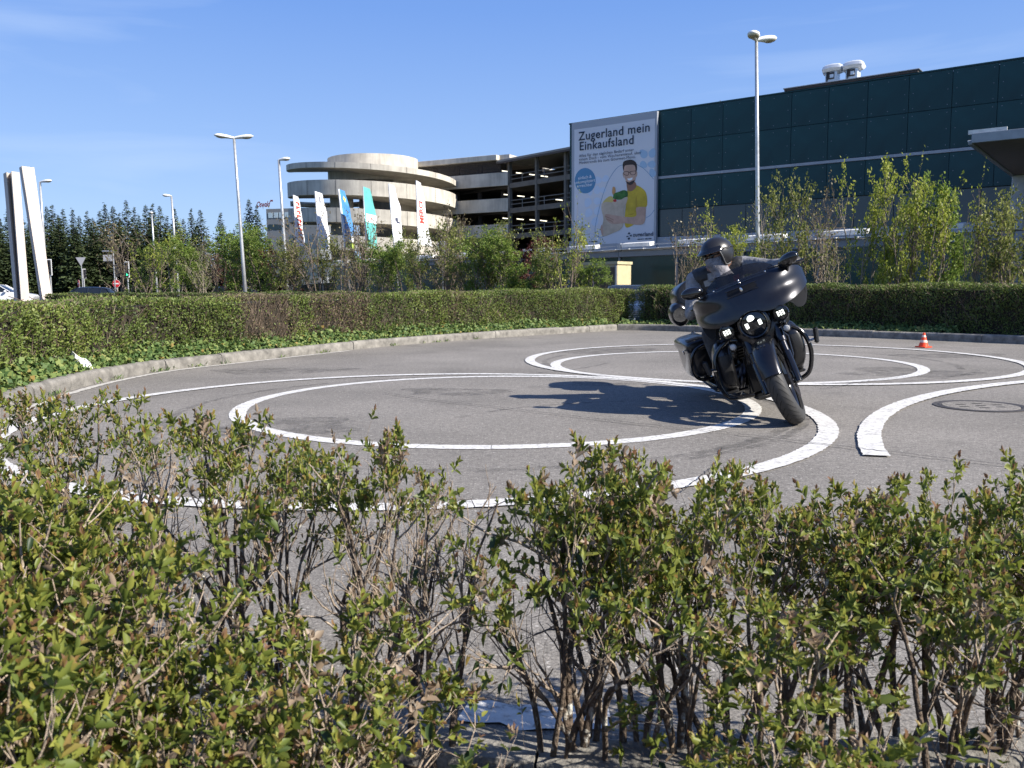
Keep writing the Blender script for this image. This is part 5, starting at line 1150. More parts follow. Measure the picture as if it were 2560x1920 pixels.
# helmet
hc = hd+HM @ Vector((-.012, 0, .028))
def hp(th, ph, k=1.0):
    c = Vector((math.cos(ph)*math.cos(th)*.148, math.cos(ph)*math.sin(th)*.122, math.sin(ph)*.136))*k
    return hc+HM @ c
NTH, NPH = 72, 40; vs = []; ok = {}
def inside(th, ph):
    t = abs(math.degrees(th)); p_ = math.degrees(ph)
    lim = -52+ (8 if t > 120 else 0)
    if p_ < lim: return False
    if t < 62 and p_ < 10: return False
    if 62 <= t < 80 and p_ < 10-(t-62)*3.2: return False
    return True
mbh = MB(); ids = {}
for i in range(NTH):
    for j in range(NPH+1):
        th = -math.pi+2*math.pi*i/NTH; ph = R(-56)+R(146)*j/NPH
        for lay, k in ((0, 1.0), (1, .90)): ids[(i, j, lay)] = len(mbh.v); mbh.v.append(tuple(hp(th, ph, k)))
def okc(i, j):
    th = -math.pi+2*math.pi*(i+.5)/NTH; ph = R(-56)+R(146)*(j+.5)/NPH; return inside(th, ph)
for i in range(NTH):
    i2 = (i+1) % NTH
    for j in range(NPH):
        if not okc(i, j): continue
        mbh.f.append((ids[(i, j, 0)], ids[(i2, j, 0)], ids[(i2, j+1, 0)], ids[(i, j+1, 0)])); mbh.f.append((ids[(i, j, 1)], ids[(i, j+1, 1)], ids[(i2, j+1, 1)], ids[(i2, j, 1)])); mbh.m += [0, 0]
        for (di, dj, e1, e2) in ((-1, 0, (i, j), (i, j+1)), (1, 0, (i2, j), (i2, j+1)), (0, -1, (i, j), (i2, j)), (0, 1, (i, j+1), (i2, j+1))):
            nj = j+dj
            if nj >= NPH: continue
            if nj < 0 or not okc((i+di) % NTH, nj):
                mbh.f.append((ids[(*e1, 0)], ids[(*e2, 0)], ids[(*e2, 1)], ids[(*e1, 1)])); mbh.m.append(0)
M_HELM = mat('satin black helmet', (.018, .018, .020), .33, vary=.1, vscale=40)
helm = mbh.build('helmet', M_HELM, rider, auto=50)
# remove loose grid vertices
b_ = bmesh.new(); b_.from_mesh(helm.data); bmesh.ops.delete(b_, geom=[v for v in b_.verts if not v.link_faces], context='VERTS'); b_.to_mesh(helm.data); b_.free()
pk = []
for k in range(25):
    th = R(-74+148*k/24); e = math.cos(th*90/74)**.6 if abs(th) < R(73.9) else 0
    pk.append([hp(th, R(24), 1.012), hp(th, R(17), 1.03+.02*e), hp(th, R(9), 1.04+.16*e), hp(th, R(5), 1.03+.17*e), hp(th, R(7), 1.0)])
MB().rings([[tuple(p) for p in r] for r in pk]).build('visor_peak', M_BLK, helm, auto=60)
edge_ = [hp(R(t), R(p_), 1.0) for t, p_ in ((62, 10), (66, 2), (70, -12), (76, -32), (84, -46), (100, -53), (130, -50), (180, -47), (-130, -50), (-100, -53), (-84, -46), (-76, -32), (-70, -12), (-66, 2), (-62, 10))]
MB().tube(cr(edge_, 4), .0055, 8).build('edge_trim', mat('helmet trim', (.12, .12, .12), .4), helm, smooth=True)
MB().tube(cr([hp(R(t), R(10+2*math.sin(t*.3)), 1.006) for t in range(75, 290, 12)], 2), .007, 6).build('strap_band', M_BLKM, helm, smooth=True)
# neck tube over nose and chin, sunglasses, collar
sf = []
for k, (u, rx, ry, ox) in enumerate(((-.165, .088, .092, -.02), (-.135, .076, .078, -.012), (-.105, .074, .070, .0), (-.075, .084, .070, .014), (-.045, .090, .072, .020), (-.015, .094, .075, .018), (.0, .088, .074, .014))):
    sf.append([tuple(hd+HM @ Vector((ox+rx*math.cos(a)*(1.0+.12*max(0, math.cos(a))**8), ry*math.sin(a), u+.012*math.sin(a*5+k)*.3-.02*max(0, -math.cos(a))))) for a in [2*math.pi*j/36 for j in range(36)]])
MB().rings(sf, cap=False).build('neck_scarf', mat('grey patterned scarf', (.27, .26, .28), .9, vary=.55, vscale=28, bump=.4, bscale=40), rider, smooth=True)
for s in (-1, 1):
    MB().ell(hd+HM @ Vector((.088, s*.033, .018)), (.012, .030, .020), 14, 8, 0, HM @ Matrix.Rotation(s*.35, 3, 'Z')).build('sunglass_lens', M_BLK, rider, smooth=True)
    MB().tube([hd+HM @ Vector((.085, s*.055, .022)), hd+HM @ Vector((.03, s*.080, .022))], .004, 6).build('sunglass_arm', M_BLKM, rider)
MB().tube([hd+HM @ Vector((.098, -.012, .022)), hd+HM @ Vector((.098, .012, .022))], .004, 6).build('sunglass_bridge', M_BLKM, rider)
cp = []
for k in range(29):
    a = R(35+290*k/28); c0 = nk+Vector((0, 0, -.045)); ex = Vector((math.cos(a)*.105, math.sin(a)*.115, .0)); cp.append([tuple(c0+ex*1.08+Vector((0, 0, -.03))), tuple(c0+ex+Vector((0, 0, .035))), tuple(c0+ex*.9+Vector((0, 0, .03))), tuple(c0+ex*.92+Vector((0, 0, -.03)))])
MB().rings(cp).build('collar', M_JACK, rider, auto=50)
M_PATCH = mat('red patch', (.35, .03, .02), .8); M_PATW = mat('pale patch', (.30, .29, .27), .85)
# chest pieces lie on the vest: found by casting a ray on the body
from mathutils.bvhtree import BVHTree
bvh = BVHTree.FromPolygons([v.co.copy() for v in bme.vertices], [tuple(p.vertices) for p in bme.polygons])
def patch_on(y, z, w_, h_, m, name, frame_only=False):
    q = []
    nu, nv_ = 5, 4
    for j in range(nv_):
        for i in range(nu):
            o = Vector((1.6, y+(i/(nu-1)-.5)*w_, z+(j/(nv_-1)-.5)*h_)); h = bvh.ray_cast(o, Vector((-1, 0, 0)))
            q.append(tuple((h[0] if h[0] else o-Vector((1, 0, 0)))+Vector((.004, 0, 0))))
    MB().add(q, [(j*nu+i, j*nu+i+1, (j+1)*nu+i+1, (j+1)*nu+i) for j in range(nv_-1) for i in range(nu-1)]).build(name, m, rider, fixn=False)
patch_on(-.12, 1.13, .085, .05, M_PATW, 'vest_patch'); patch_on(-.12, 1.06, .06, .022, M_PATW, 'vest_patch'); patch_on(-.06, 1.05, .06, .03, M_PATCH, 'vest_patch'); patch_on(.10, 1.10, .05, .05, M_PATCH, 'vest_patch')

# stand both on the road: lean about the wheel line, head towards the camera, tyres touching the asphalt
Mr = Matrix.Rotation(YAW, 4, 'Z') @ Matrix.Rotation(LEAN, 4, 'X')
def lowest(o): 
    best_ = None
    for v in o.data.vertices:
        p = Mr @ v.co
        if best_ is None or p.z < best_.z: best_ = p
    return best_
lf, lr_ = lowest(front), lowest(rear)
Fc = Vector((2.07, 6.13)); pr_ = lf.xy
dzp = lf.z-lr_.z                                   # pitch so that both tyres touch
ptch = Matrix.Rotation(math.asin(dzp/WB), 4, 'Y')
Mr = Matrix.Rotation(YAW, 4, 'Z') @ ptch @ Matrix.Rotation(LEAN, 4, 'X')
lf, lr_ = lowest(front), lowest(rear)
Mb = Matrix.Translation((Fc.x-lf.x, Fc.y-lf.y, -min(lf.z, lr_.z)+.002)) @ Mr
bike.matrix_world = Mb; rider.matrix_world = Mb
print('BIKE', lf.z, lr_.z)

# ------------------------------------------------------------------ foliage tools
def unit(a): return a/np.maximum(np.linalg.norm(a, axis=1, keepdims=True), 1e-9)
def kites(C, D, N, ln, wd):
    """one kite-shaped leaf per row: base C, direction D, face normal N, length, width"""
    D = unit(D); S = unit(np.cross(N, D)); ln = np.asarray(ln).reshape(-1, 1); wd = np.asarray(wd).reshape(-1, 1)
    Nn = np.cross(D, S); n = len(C); V = np.empty((n, 4, 3), np.float32)
    V[:, 0] = C; V[:, 1] = C+D*ln*.5+S*wd*.5+Nn*ln*.06; V[:, 2] = C+D*ln; V[:, 3] = C+D*ln*.5-S*wd*.5+Nn*ln*.06
    return V.reshape(-1, 3), np.arange(n*4, dtype=np.int32).reshape(-1, 4)
def leaves8(C, D, N, ln, wd, curl):
    """near leaves: folded along the rib and arched, 8 triangles"""
    D = unit(D); S = unit(np.cross(N, D)); U = np.cross(D, S); ln = np.asarray(ln).reshape(-1, 1); wd = np.asarray(wd).reshape(-1, 1); curl = np.asarray(curl).reshape(-1, 1)
    n = len(C); V = np.empty((n, 8, 3), np.float32)
    def P(t, s, f): return C+D*ln*t+S*wd*s+U*(wd*f*.35+curl*ln*(t*t))
    V[:, 0] = P(0, 0, 0); V[:, 1] = P(.32, .46, 1); V[:, 2] = P(.68, .40, 1); V[:, 3] = P(1.0, 0, .2); V[:, 4] = P(.68, -.40, 1); V[:, 5] = P(.32, -.46, 1); V[:, 6] = P(.34, 0, 0); V[:, 7] = P(.70, 0, 0)
    t = np.array([(0, 1, 6), (1, 2, 7), (1, 7, 6), (2, 3, 7), (0, 6, 5), (5, 7, 4), (5, 6, 7), (4, 7, 3)], np.int32)
    F = (t[None]+(np.arange(n, dtype=np.int32)*8)[:, None, None]).reshape(-1, 3)
    return V.reshape(-1, 3), F
def tubes_np(segs, sides=4):
    """segs: list of (p0, p1, r0, r1) -> open prisms"""
    A = np.array([s[0] for s in segs], float); B = np.array([s[1] for s in segs], float); r0 = np.array([s[2] for s in segs]).reshape(-1, 1); r1 = np.array([s[3] for s in segs]).reshape(-1, 1)
    T = unit(B-A); ref = np.where(np.abs(T[:, 2:3]) < .9, np.array([[0, 0, 1.0]]), np.array([[1.0, 0, 0]])); U = unit(np.cross(T, ref)); W = np.cross(T, U); n = len(A)
    V = np.empty((n, 2*sides, 3), np.float32)
    for k in range(sides):
        a = 2*math.pi*k/sides; o = U*math.cos(a)+W*math.sin(a); V[:, k] = A+o*r0; V[:, sides+k] = B+o*r1
    f = np.array([(k, (k+1) % sides, sides+(k+1) % sides, sides+k) for k in range(sides)], np.int32)
    F = (f[None]+(np.arange(n, dtype=np.int32)*2*sides)[:, None, None]).reshape(-1, 4)
    return V.reshape(-1, 3), F
def rdir(rg, n): return unit(rg.normal(size=(n, 3)))
def noise1(x, seed=0):
    x = np.asarray(x, float); return .5+.22*(np.sin(x*1.7+seed)+np.sin(x*4.1+seed*2.3)*.7+np.sin(x*9.7+seed*1.3)*.5)

M_BARK = mat('privet twig', (.47, .385, .30), .9, vary=.8, vscale=55, col2=(.13, .092, .068), bump=.4, bscale=150)
def bark2():
    m = mat('privet stem lichen', (.15, .11, .08), .95, vary=.6, vscale=40, bump=.6, bscale=120); n = m.node_tree; b = n.nodes['Principled BSDF']; src = b.inputs['Base Color'].links[0].from_socket
    tc = n.nodes.new('ShaderNodeTexCoord'); z = n.nodes.new('ShaderNodeTexNoise'); z.inputs['Scale'].default_value = 28; z.inputs['Detail'].default_value = 4; n.links.new(tc.outputs['Object'], z.inputs[0])
    r = n.nodes.new('ShaderNodeMapRange'); r.inputs[1].default_value = .58; r.inputs[2].default_value = .66; n.links.new(z.outputs[0], r.inputs[0]); x = n.nodes.new('ShaderNodeMixRGB'); x.inputs[2].default_value = (.50, .48, .43, 1)
    n.links.new(r.outputs[0], x.inputs[0]); n.links.new(src, x.inputs[1]); n.links.new(x.outputs[0], b.inputs['Base Color']); return m
M_STEM = bark2()
LEAFSTOPS = [(0.0, (.035, .062, .028)), (.22, (.070, .115, .030)), (.42, (.180, .220, .040)), (.62, (.335, .345, .070)), (.76, (.330, .235, .075)), (.88, (.240, .105, .050)), (.93, (.32, .23, .155)), (1.0, (.40, .31, .22))]
M_PLEAF = ramp_leaf('privet leaf', LEAFSTOPS, rough=.46, trans=.44, attr='tint', spec=.45)
HSTOPS = [(0.0, (.045, .066, .022)), (.3, (.090, .130, .030)), (.6, (.170, .225, .045)), (.8, (.235, .265, .065)), (.9, (.15, .115, .06)), (1.0, (.19, .135, .09))]
M_HLEAF = ramp_leaf('hedge leaf', HSTOPS, rough=.55, trans=.25, attr='tint')
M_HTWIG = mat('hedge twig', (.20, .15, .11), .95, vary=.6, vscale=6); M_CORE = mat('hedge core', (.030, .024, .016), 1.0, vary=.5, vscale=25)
M_IVY = ramp_leaf('ivy leaf', [(0, (.05, .10, .03)), (.4, (.11, .17, .05)), (.8, (.18, .24, .07)), (.97, (.24, .27, .08)), (1, (.30, .20, .06))], rough=.62, trans=.2, spec=.3)

# ------------------------------------------------------------------ clipped hedges round the lot
def arclen(line):
    s = [0.0]
    for a, b in zip(line[:-1], line[1:]): s.append(s[-1]+(b-a).length)
    return np.array(s)
def hedge(label, line, d0, d1, z0, ztop, dens, leaf, brown=None, seed=1, face_only=True, tintbase=.45, dip=0.0):
    """clipped hedge along a line; d0..d1 offsets from the kerb face, face d0 looks at the lot"""
    rg = np.random.default_rng(seed); S = arclen(line); Ltot = S[-1]; P = np.array([(p.x, p.y) for p in line]); T = np.gradient(P, axis=0); T = unit(T); Nn = np.stack([-T[:, 1], T[:, 0]], 1)*SGN
    def at_s(s): return np.stack([np.interp(s, S, P[:, 0]), np.interp(s, S, P[:, 1])], 1), unit(np.stack([np.interp(s, S, Nn[:, 0]), np.interp(s, S, Nn[:, 1])], 1))
    o = empty('hedge', (P[0, 0], P[0, 1], z0)); org = np.array([P[0, 0], P[0, 1], z0]); tag(o, label, 'hedge', 'clipped hedges')
    # core
    ss = np.linspace(.12, Ltot-.12, int(Ltot/.25)); p, n = at_s(ss); rs = []
    for i in range(len(ss)):
        h = z0+(ztop-.10+.02*math.sin(ss[i]*3)-z0)*(1-dip*(1-ss[i]/Ltot))
        rs.append([(*(p[i]+n[i]*(d0+.12))-org[:2], 0), (*(p[i]+n[i]*(d0+.12))-org[:2], h-z0), (*(p[i]+n[i]*(d1-.12))-org[:2], h-z0), (*(p[i]+n[i]*(d1-.12))-org[:2], 0)])
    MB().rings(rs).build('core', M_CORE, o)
    # leaves: face, top, back edge, ends
    nf = int(Ltot*(ztop-z0)*dens); nt_ = int(Ltot*(d1-d0)*dens*.75); ne = int((ztop-z0)*(d1-d0)*dens*1.2); nb = int(Ltot*.25*dens)
    def lump(s, z): return .05*np.sin(s*2.1+z*3+seed)+.035*np.sin(s*5.3-z*5+seed*2)+.02*np.sin(s*13+z*11)
    s = np.concatenate([rg.uniform(0, Ltot, nf), rg.uniform(0, Ltot, nt_), np.where(rg.random(2*ne) < .5, rg.uniform(0, .16, 2*ne), rg.uniform(Ltot-.16, Ltot, 2*ne)), rg.uniform(0, Ltot, nb)])
    fz = rg.random(nf)**.9; zf = z0+(ztop-z0)*fz
    d = np.concatenate([d0+np.abs(rg.normal(0, .055, nf))+lump(s[:nf], zf)+.06*(fz > .9)*(fz-.9)/.1, rg.uniform(d0+.02, d1, nt_), rg.uniform(d0, d1, 2*ne), d1-np.abs(rg.normal(0, .05, nb))])
    z = np.concatenate([zf, ztop-np.abs(rg.normal(0, .035, nt_))+.03*np.sin(s[nf:nf+nt_]*2.7+seed)+.015*np.sin(s[nf:nf+nt_]*8), rg.uniform(z0, ztop, 2*ne), rg.uniform(ztop-.25, ztop, nb)])
    z = z-.04*np.clip((d0+.1-d)/.1, 0, 1)*(z > ztop-.08)
    bz = np.zeros(len(s))
    pc, n = at_s(s)
    if brown:
        for (a, b, amt) in brown:                      # given in world y
            yy = pc[:, 1]; bz = np.maximum(bz, amt*np.clip((yy-a)/.25, 0, 1)*np.clip((b-yy)/.25, 0, 1)*np.clip(1.25-1.1*np.abs((z-z0)/(ztop-z0)-.6), 0, 1))
    patch_ = noise1(s*.8+z*1.5, seed)
    thin = np.clip((noise1(s*1.3-z*2.2, seed+5)-.62)*2.2, 0, .75)
    keep = rg.random(len(s)) > np.maximum(bz*.93, thin*(np.arange(len(s)) < nf))
    s, d, z, pc, n, bz, patch_, thin = s[keep], d[keep], z[keep], pc[keep], n[keep], bz[keep], patch_[keep], thin[keep]; k = len(s)
    C = np.column_stack([pc+n*d[:, None], z0+(z-z0)*(1-dip*(1-s/Ltot))])-org
    top = (z > ztop-.09)[:, None]; outn = np.column_stack([-n, np.zeros(k)]); outn = np.where(top, outn*.3+np.array([[0, 0, 1.0]]), outn+np.array([[0, 0, .35]]))
    D = unit(outn*.6+rdir(rg, k)*.9+np.array([[0, 0, .35]])); Nr = unit(outn+rdir(rg, k)*.8)
    V, F = kites(C, D, Nr, leaf*rg.uniform(.7, 1.4, k), leaf*.55*rg.uniform(.7, 1.3, k))
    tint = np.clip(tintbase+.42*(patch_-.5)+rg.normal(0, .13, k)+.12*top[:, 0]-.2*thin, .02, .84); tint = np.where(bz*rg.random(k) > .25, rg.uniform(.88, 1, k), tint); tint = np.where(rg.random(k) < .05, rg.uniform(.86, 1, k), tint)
    fo = npmesh('foliage', V, F, M_HLEAF, o, attrs={'tint': np.repeat(tint, 4)}); tag(fo, kind='stuff')
    # twigs just under the leaves
    kt = int(Ltot*(ztop-z0)*150); s = rg.uniform(0.05, Ltot-.05, kt)
    if brown:
        ys = at_s(s)[0][:, 1]; extra = []
        for (a, b, amt) in brown: sel = s[(ys > a) & (ys < b)]; extra += [sel]*int(4*amt)
        s = np.concatenate([s]+extra); s = np.clip(s+rg.normal(0, .05, len(s)), .05, Ltot-.05)
    kt = len(s); z = z0+(ztop-z0)*rg.random(kt); pc, n = at_s(s); dd = d0+rg.uniform(.0, .12, kt)+lump(s, z)
    A = np.column_stack([pc+n*dd[:, None], z])-org; dr = unit(np.column_stack([-n*rg.uniform(-.1, .6, (kt, 1)), np.full(kt, .9)])+rdir(rg, kt)*.55); Lg = rg.uniform(.07, .26, kt)[:, None]; B = A+dr*Lg; B[:, 2] = np.minimum(B[:, 2], (ztop-z0+.03)*(1-dip*(1-s/Ltot)))
    V, F = tubes_np(list(zip(A, B, rg.uniform(.0025, .006, kt), rg.uniform(.0012, .003, kt))), 3); tag(npmesh('twigs', V, F, M_HTWIG, o), kind='stuff')
    return o
KL = KNs[57:]            # the left side up to the corner
hedge('long clipped hedge along the left kerb with brown bare patches', KL[:-1]+[Vector((2.55, 20.42)), Vector((3.35, 21.18))], .34, 1.25, .10, .985, 3600, .036, brown=[(12.35, 13.55, .95), (13.75, 15.2, .65), (16.7, 17.3, .4)], seed=3, dip=.13)
KRh = [p for p in KRs if p.x > 3.0]
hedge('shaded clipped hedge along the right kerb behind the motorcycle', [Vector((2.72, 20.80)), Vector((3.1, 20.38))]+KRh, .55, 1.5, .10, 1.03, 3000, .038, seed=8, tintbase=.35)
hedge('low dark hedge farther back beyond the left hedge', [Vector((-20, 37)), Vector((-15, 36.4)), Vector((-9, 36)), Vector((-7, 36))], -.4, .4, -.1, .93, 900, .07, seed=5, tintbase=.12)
# ivy at the foot of the left hedge and in the corner
def ivy(label, line, d0, d1, n, hmax, seed):
    rg = np.random.default_rng(seed); S = arclen(line); P = np.array([(p.x, p.y) for p in line]); T = unit(np.gradient(P, axis=0)); Nn = np.stack([-T[:, 1], T[:, 0]], 1)*SGN
    s = rg.uniform(0, S[-1], n); pc = np.stack([np.interp(s, S, P[:, 0]), np.interp(s, S, P[:, 1])], 1); nn = unit(np.stack([np.interp(s, S, Nn[:, 0]), np.interp(s, S, Nn[:, 1])], 1))
    d = d0+(d1-d0)*rg.random(n)**.8; t = (d-d0)/(d1-d0); z = .12+hmax*(.12+.88*t)*(.55+.45*noise1(s*2, seed))*rg.random(n)**.5
    C = np.column_stack([pc+nn*d[:, None], z]); D = unit(np.column_stack([-nn*.5, np.full(n, -.1)])+rdir(rg, n)*.9); Nr = unit(np.column_stack([-nn*.7, np.full(n, .7)])+rdir(rg, n)*.45)
    V, F = kites(C, D, Nr, rg.uniform(.04, .075, n), rg.uniform(.04, .07, n)); o = npmesh('ivy', V, F, M_IVY); tag(o, label, 'ivy', kind='stuff')
ivy('pale green ivy spilling over the left kerb below the hedge', KNs[60:], .10, .42, 10500, .30, 21)
ivy('ivy strip in front of the shaded right hedge', [p for p in KRs if p.x < 8], .12, .60, 2600, .22, 22)
# weeds in the gutter
wg = np.random.default_rng(5); Cs = []; Ds = []
for s in wg.uniform(62, 100, 26):
    p = KNs[int(s)]; t_ = (KNs[min(int(s)+1, len(KNs)-1)]-p); p = p+t_*wg.random()
    for k in range(int(wg.integers(8, 22))): Cs.append((p.x+wg.normal(0, .05), p.y+wg.normal(0, .05), .0)); Ds.append((wg.normal(0, .6), wg.normal(0, .6), .8))
Cs = np.array(Cs); Ds = np.array(Ds); V, F = kites(Cs, Ds, rdir(wg, len(Cs)), wg.uniform(.04, .10, len(Cs)), wg.uniform(.008, .018, len(Cs)))
tag(npmesh('gutter_weeds', V, F, M_IVY), 'small weeds growing along the foot of the left kerb', 'weeds', kind='stuff')

# ------------------------------------------------------------------ foreground privet hedge
def skeleton(rg, height, nst, spread, lv, clip=None, curve=.35, gnarl=.25):
    segs = []; tips = []
    def grow(p, d, ln, r, level):
        n = max(2, int(ln/ (lv[level][3]))); q = p.copy(); dd = d.copy(); rr = r
        for i in range(n):
            dd = dd+rg.normal(0, gnarl*lv[level][4], 3); dd[2] += .06*lv[level][4]; dd /= np.linalg.norm(dd)
            q2 = q+dd*ln/n; r2 = r*(1-.62*(i+1)/n)
            if clip is not None and q2[2] > clip*rg.uniform(.93, 1.07): 
                q2 = q+dd*ln/n*.3; segs.append((q.copy(), q2.copy(), rr, rr*.9, level)); tips.append((q2.copy(), dd.copy(), level)); return
            segs.append((q.copy(), q2.copy(), rr, r2, level)); q = q2; rr = r2
            if level+1 < len(lv) and (i >= lv[level][5]):
                for _ in range(rg.poisson(lv[level][2])):
                    ax = rg.normal(size=3); ax -= dd*(ax @ dd); ax /= np.linalg.norm(ax); a = rg.uniform(.4, 1.0); nd = dd*math.cos(a)+ax*math.sin(a); nd[2] += .22; nd /= np.linalg.norm(nd)
                    grow(q, nd, lv[level+1][0]*rg.uniform(.6, 1.3), min(rr*.75, lv[level+1][1]*rg.uniform(.8, 1.2)), level+1)
        tips.append((q.copy(), dd.copy(), level))
    for k in range(nst):
        a = rg.uniform(0, 2*math.pi); b = rg.uniform(.05, .42); d = np.array([math.cos(a)*b, math.sin(a)*b, 1.0]); d /= np.linalg.norm(d)
        grow(np.array([math.cos(a)*spread*rg.random(), math.sin(a)*spread*rg.random(), -.03]), d, height*rg.uniform(.75, 1.05), lv[0][1]*rg.uniform(.7, 1.25), 0)
    return segs, tips
def privet(seed, leafy, height=.58):
    rg = np.random.default_rng(seed)
    # level: length, radius, branching per node, segment length, wobble, first branching node
    lv = [(height, .0105, .85, .055, .55, 2), (.23, .0046, .85, .04, .8, 1), (.12, .0027, .6, .03, .9, 0), (.055, .0017, 0, .02, .9, 0)]
    segs, tips = skeleton(rg, height, 4, .07, lv, clip=height)
    big = [s for s in segs if s[4] == 0]; sm_ = [s for s in segs if s[4] > 0]
    V1, F1 = tubes_np([s[:4] for s in big], 6); V2, F2 = tubes_np([s[:4] for s in sm_], 4)
    st_ = (np.concatenate([V1, V2]), np.concatenate([F1, F2+len(V1)]), np.concatenate([np.zeros(len(F1)), np.ones(len(F2))]))
    C, D, N, Ln, Wd, Cu, Ti = [], [], [], [], [], [], []
    def sprig(p, d, scale, young):
        d = d/np.linalg.norm(d); ax = rg.normal(size=3); ax -= d*(ax @ d); ax /= np.linalg.norm(ax); bx = np.cross(d, ax); np_ = rg.integers(3, 6); axl = .026*scale*rg.uniform(.6, 1.3)
        dry = rg.random() < .11
        for k in range(np_):
            t = k/(np_-1); an = k*math.pi/2+rg.normal(0, .25)
            for s in (0, math.pi):
                o = ax*math.cos(an+s)+bx*math.sin(an+s); el = .35+.95*t+rg.normal(0, .18); dr = o*math.cos(el)+d*math.sin(el)
                C.append(p+d*axl*t); D.append(dr); N.append(d*math.cos(el)-o*math.sin(el)+rg.normal(0, .12, 3)); l = .0235*scale*(1.0-.42*t)*rg.uniform(.75, 1.3); Ln.append(l); Wd.append(l*rg.uniform(.42, .58)); Cu.append(rg.uniform(-.28, .10)); 
                Ti.append(rg.uniform(.92, 1.0) if dry else np.clip(.38+.18*t+young*.44*t*t+rg.normal(0, .08), .05, .90))
    for (p, d, lev) in tips:
        hz = p[2]/height
        pr = {0: .8, 1: .75, 2: .72, 3: .70}[lev]*leafy*(1.35 if hz > .62 else .04+hz*.25)
        if rg.random() < pr: sprig(p, d, rg.uniform(.85, 1.4), rg.random()**.8)
    for s in sm_:
        if rg.random() < leafy*(.025+(.36 if s[1][2] > .62*height else 0)):
            a = rg.normal(size=3); a[2] = abs(a[2]); sprig(np.array(s[1]), a, rg.uniform(.6, 1.1), rg.random()*.9)
        if rg.random() < .035*leafy:                   # large old winter leaves
            a = rg.normal(size=3); C.append(np.array(s[1])); D.append(a); N.append(np.array([0, 0, 1.0])+rg.normal(0, .4, 3)); l = rg.uniform(.024, .040); Ln.append(l); Wd.append(l*.48); Cu.append(rg.uniform(-.5, -.1)); Ti.append(rg.choice([.03, .08, .14, .2, .75, .87], p=[.27, .27, .22, .17, .04, .03]))
    lf_ = leaves8(np.array(C), np.array(D), np.array(N), Ln, Wd, Cu)
    return st_, lf_, np.repeat(np.array(Ti), 8)
VAR = []
for i, (lf_amt) in enumerate((.78, .62, .85, .50, .70, .14, .05)):
    st_, lf2, ti = privet(40+i, lf_amt)
    a = npmesh('shrub', st_[0], st_[1], [M_STEM, M_BARK], None, True, st_[2]); b = npmesh('leaves', lf2[0], lf2[1], M_PLEAF, None, False, attrs={'tint': ti})
    VAR.append((a.data, b.data)); bpy.data.objects.remove(a); bpy.data.objects.remove(b)
fh = empty('privet_hedge', (0, 1.2, .1)); tag(fh, 'twiggy privet hedge with sprouting leaves across the foreground', 'hedge', 'clipped hedges')
fr = random.Random(12); Kpoly = [(p.x, p.y) for p in KNs]
def kdist(x, y):
    best = 9; 
    for p in KNs[:62]:
        d = math.hypot(p.x-x, p.y-y); best = min(best, d)
    return best
def inside_lot(x, y):
    c = False; j = len(poly)-1
    for i in range(len(poly)):
        if (poly[i][1] > y) != (poly[j][1] > y) and x < (poly[j][0]-poly[i][0])*(y-poly[i][1])/(poly[j][1]-poly[i][1])+poly[i][0]: c = not c
        j = i
    return c
top_px = [(-300, .80), (0, .80), (200, .80), (360, .80), (520, .73), (700, .74), (880, .66), (1000, .60), (1180, .60), (1270, .66), (1340, .72), (1500, .72), (1620, .70), (1760, .66), (1900, .62), (2100, .60), (2350, .59), (2500, .62), (2600, .66), (2900, .66)]
cnt = 0
def plant(x, y, v_, zt_, w2):
    global cnt
    s_ = link('shrub', VAR[v_][0], fh); s_.location = (x, y-1.2, 0); s_.rotation_euler = (fr.uniform(-.10, .10), fr.uniform(-.10, .10), fr.uniform(0, 6.28)); s_.scale = (w2, w2, (zt_-.10)/(.65 if x > .1 else .62))
    l_ = link('leaves', VAR[v_][1], s_); tag(l_, kind='stuff'); cnt += 1
# back row: single shrubs beside the kerb, crowns clear of each other
for (px, py, Y, v_, w2) in ((-260, 960, 3.0, 0, 1.2), (-120, 965, 2.9, 1, 1.2), (20, 985, 2.75, 2, 1.1), (130, 990, 2.5, 0, 1.0), (225, 985, 2.45, 3, 1.0), (300, 955, 2.4, 2, 1.15), (330, 1090, 2.1, 5, .9), (520, 985, 2.1, 2, 1.05), (575, 1040, 2.0, 0, .95), (640, 1130, 1.9, 5, .9), (700, 1120, 1.85, 3, .9), (845, 1065, 1.9, 2, .95), (905, 1085, 1.85, 0, .85), (1010, 1180, 1.75, 6, 1.0), (1120, 1180, 1.8, 6, .95),
                        (1375, 1130, 1.78, 2, .85), (1440, 1100, 1.82, 0, 1.15), (1520, 1105, 1.80, 2, 1.0), (1600, 1150, 1.75, 1, 1.0), (1740, 1115, 1.9, 3, .9), (1700, 1190, 1.7, 0, 1.0), (1830, 1180, 1.85, 2, 1.0), (1930, 1190, 1.95, 1, 1.0), (2060, 1210, 2.0, 4, 1.0), (2170, 1225, 2.05, 0, 1.0), (2290, 1230, 2.15, 2, 1.0), (2400, 1225, 2.2, 4, 1.0), (2500, 1205, 2.3, 1, 1.0), (2580, 1130, 2.2, 3, 1.0)):
    Y = min(Y, 1.52) if px > 980 else Y
    p = at(px, py, Y); plant(p.x, p.y, v_, max(.4, p.z*1.0), w2*.66)
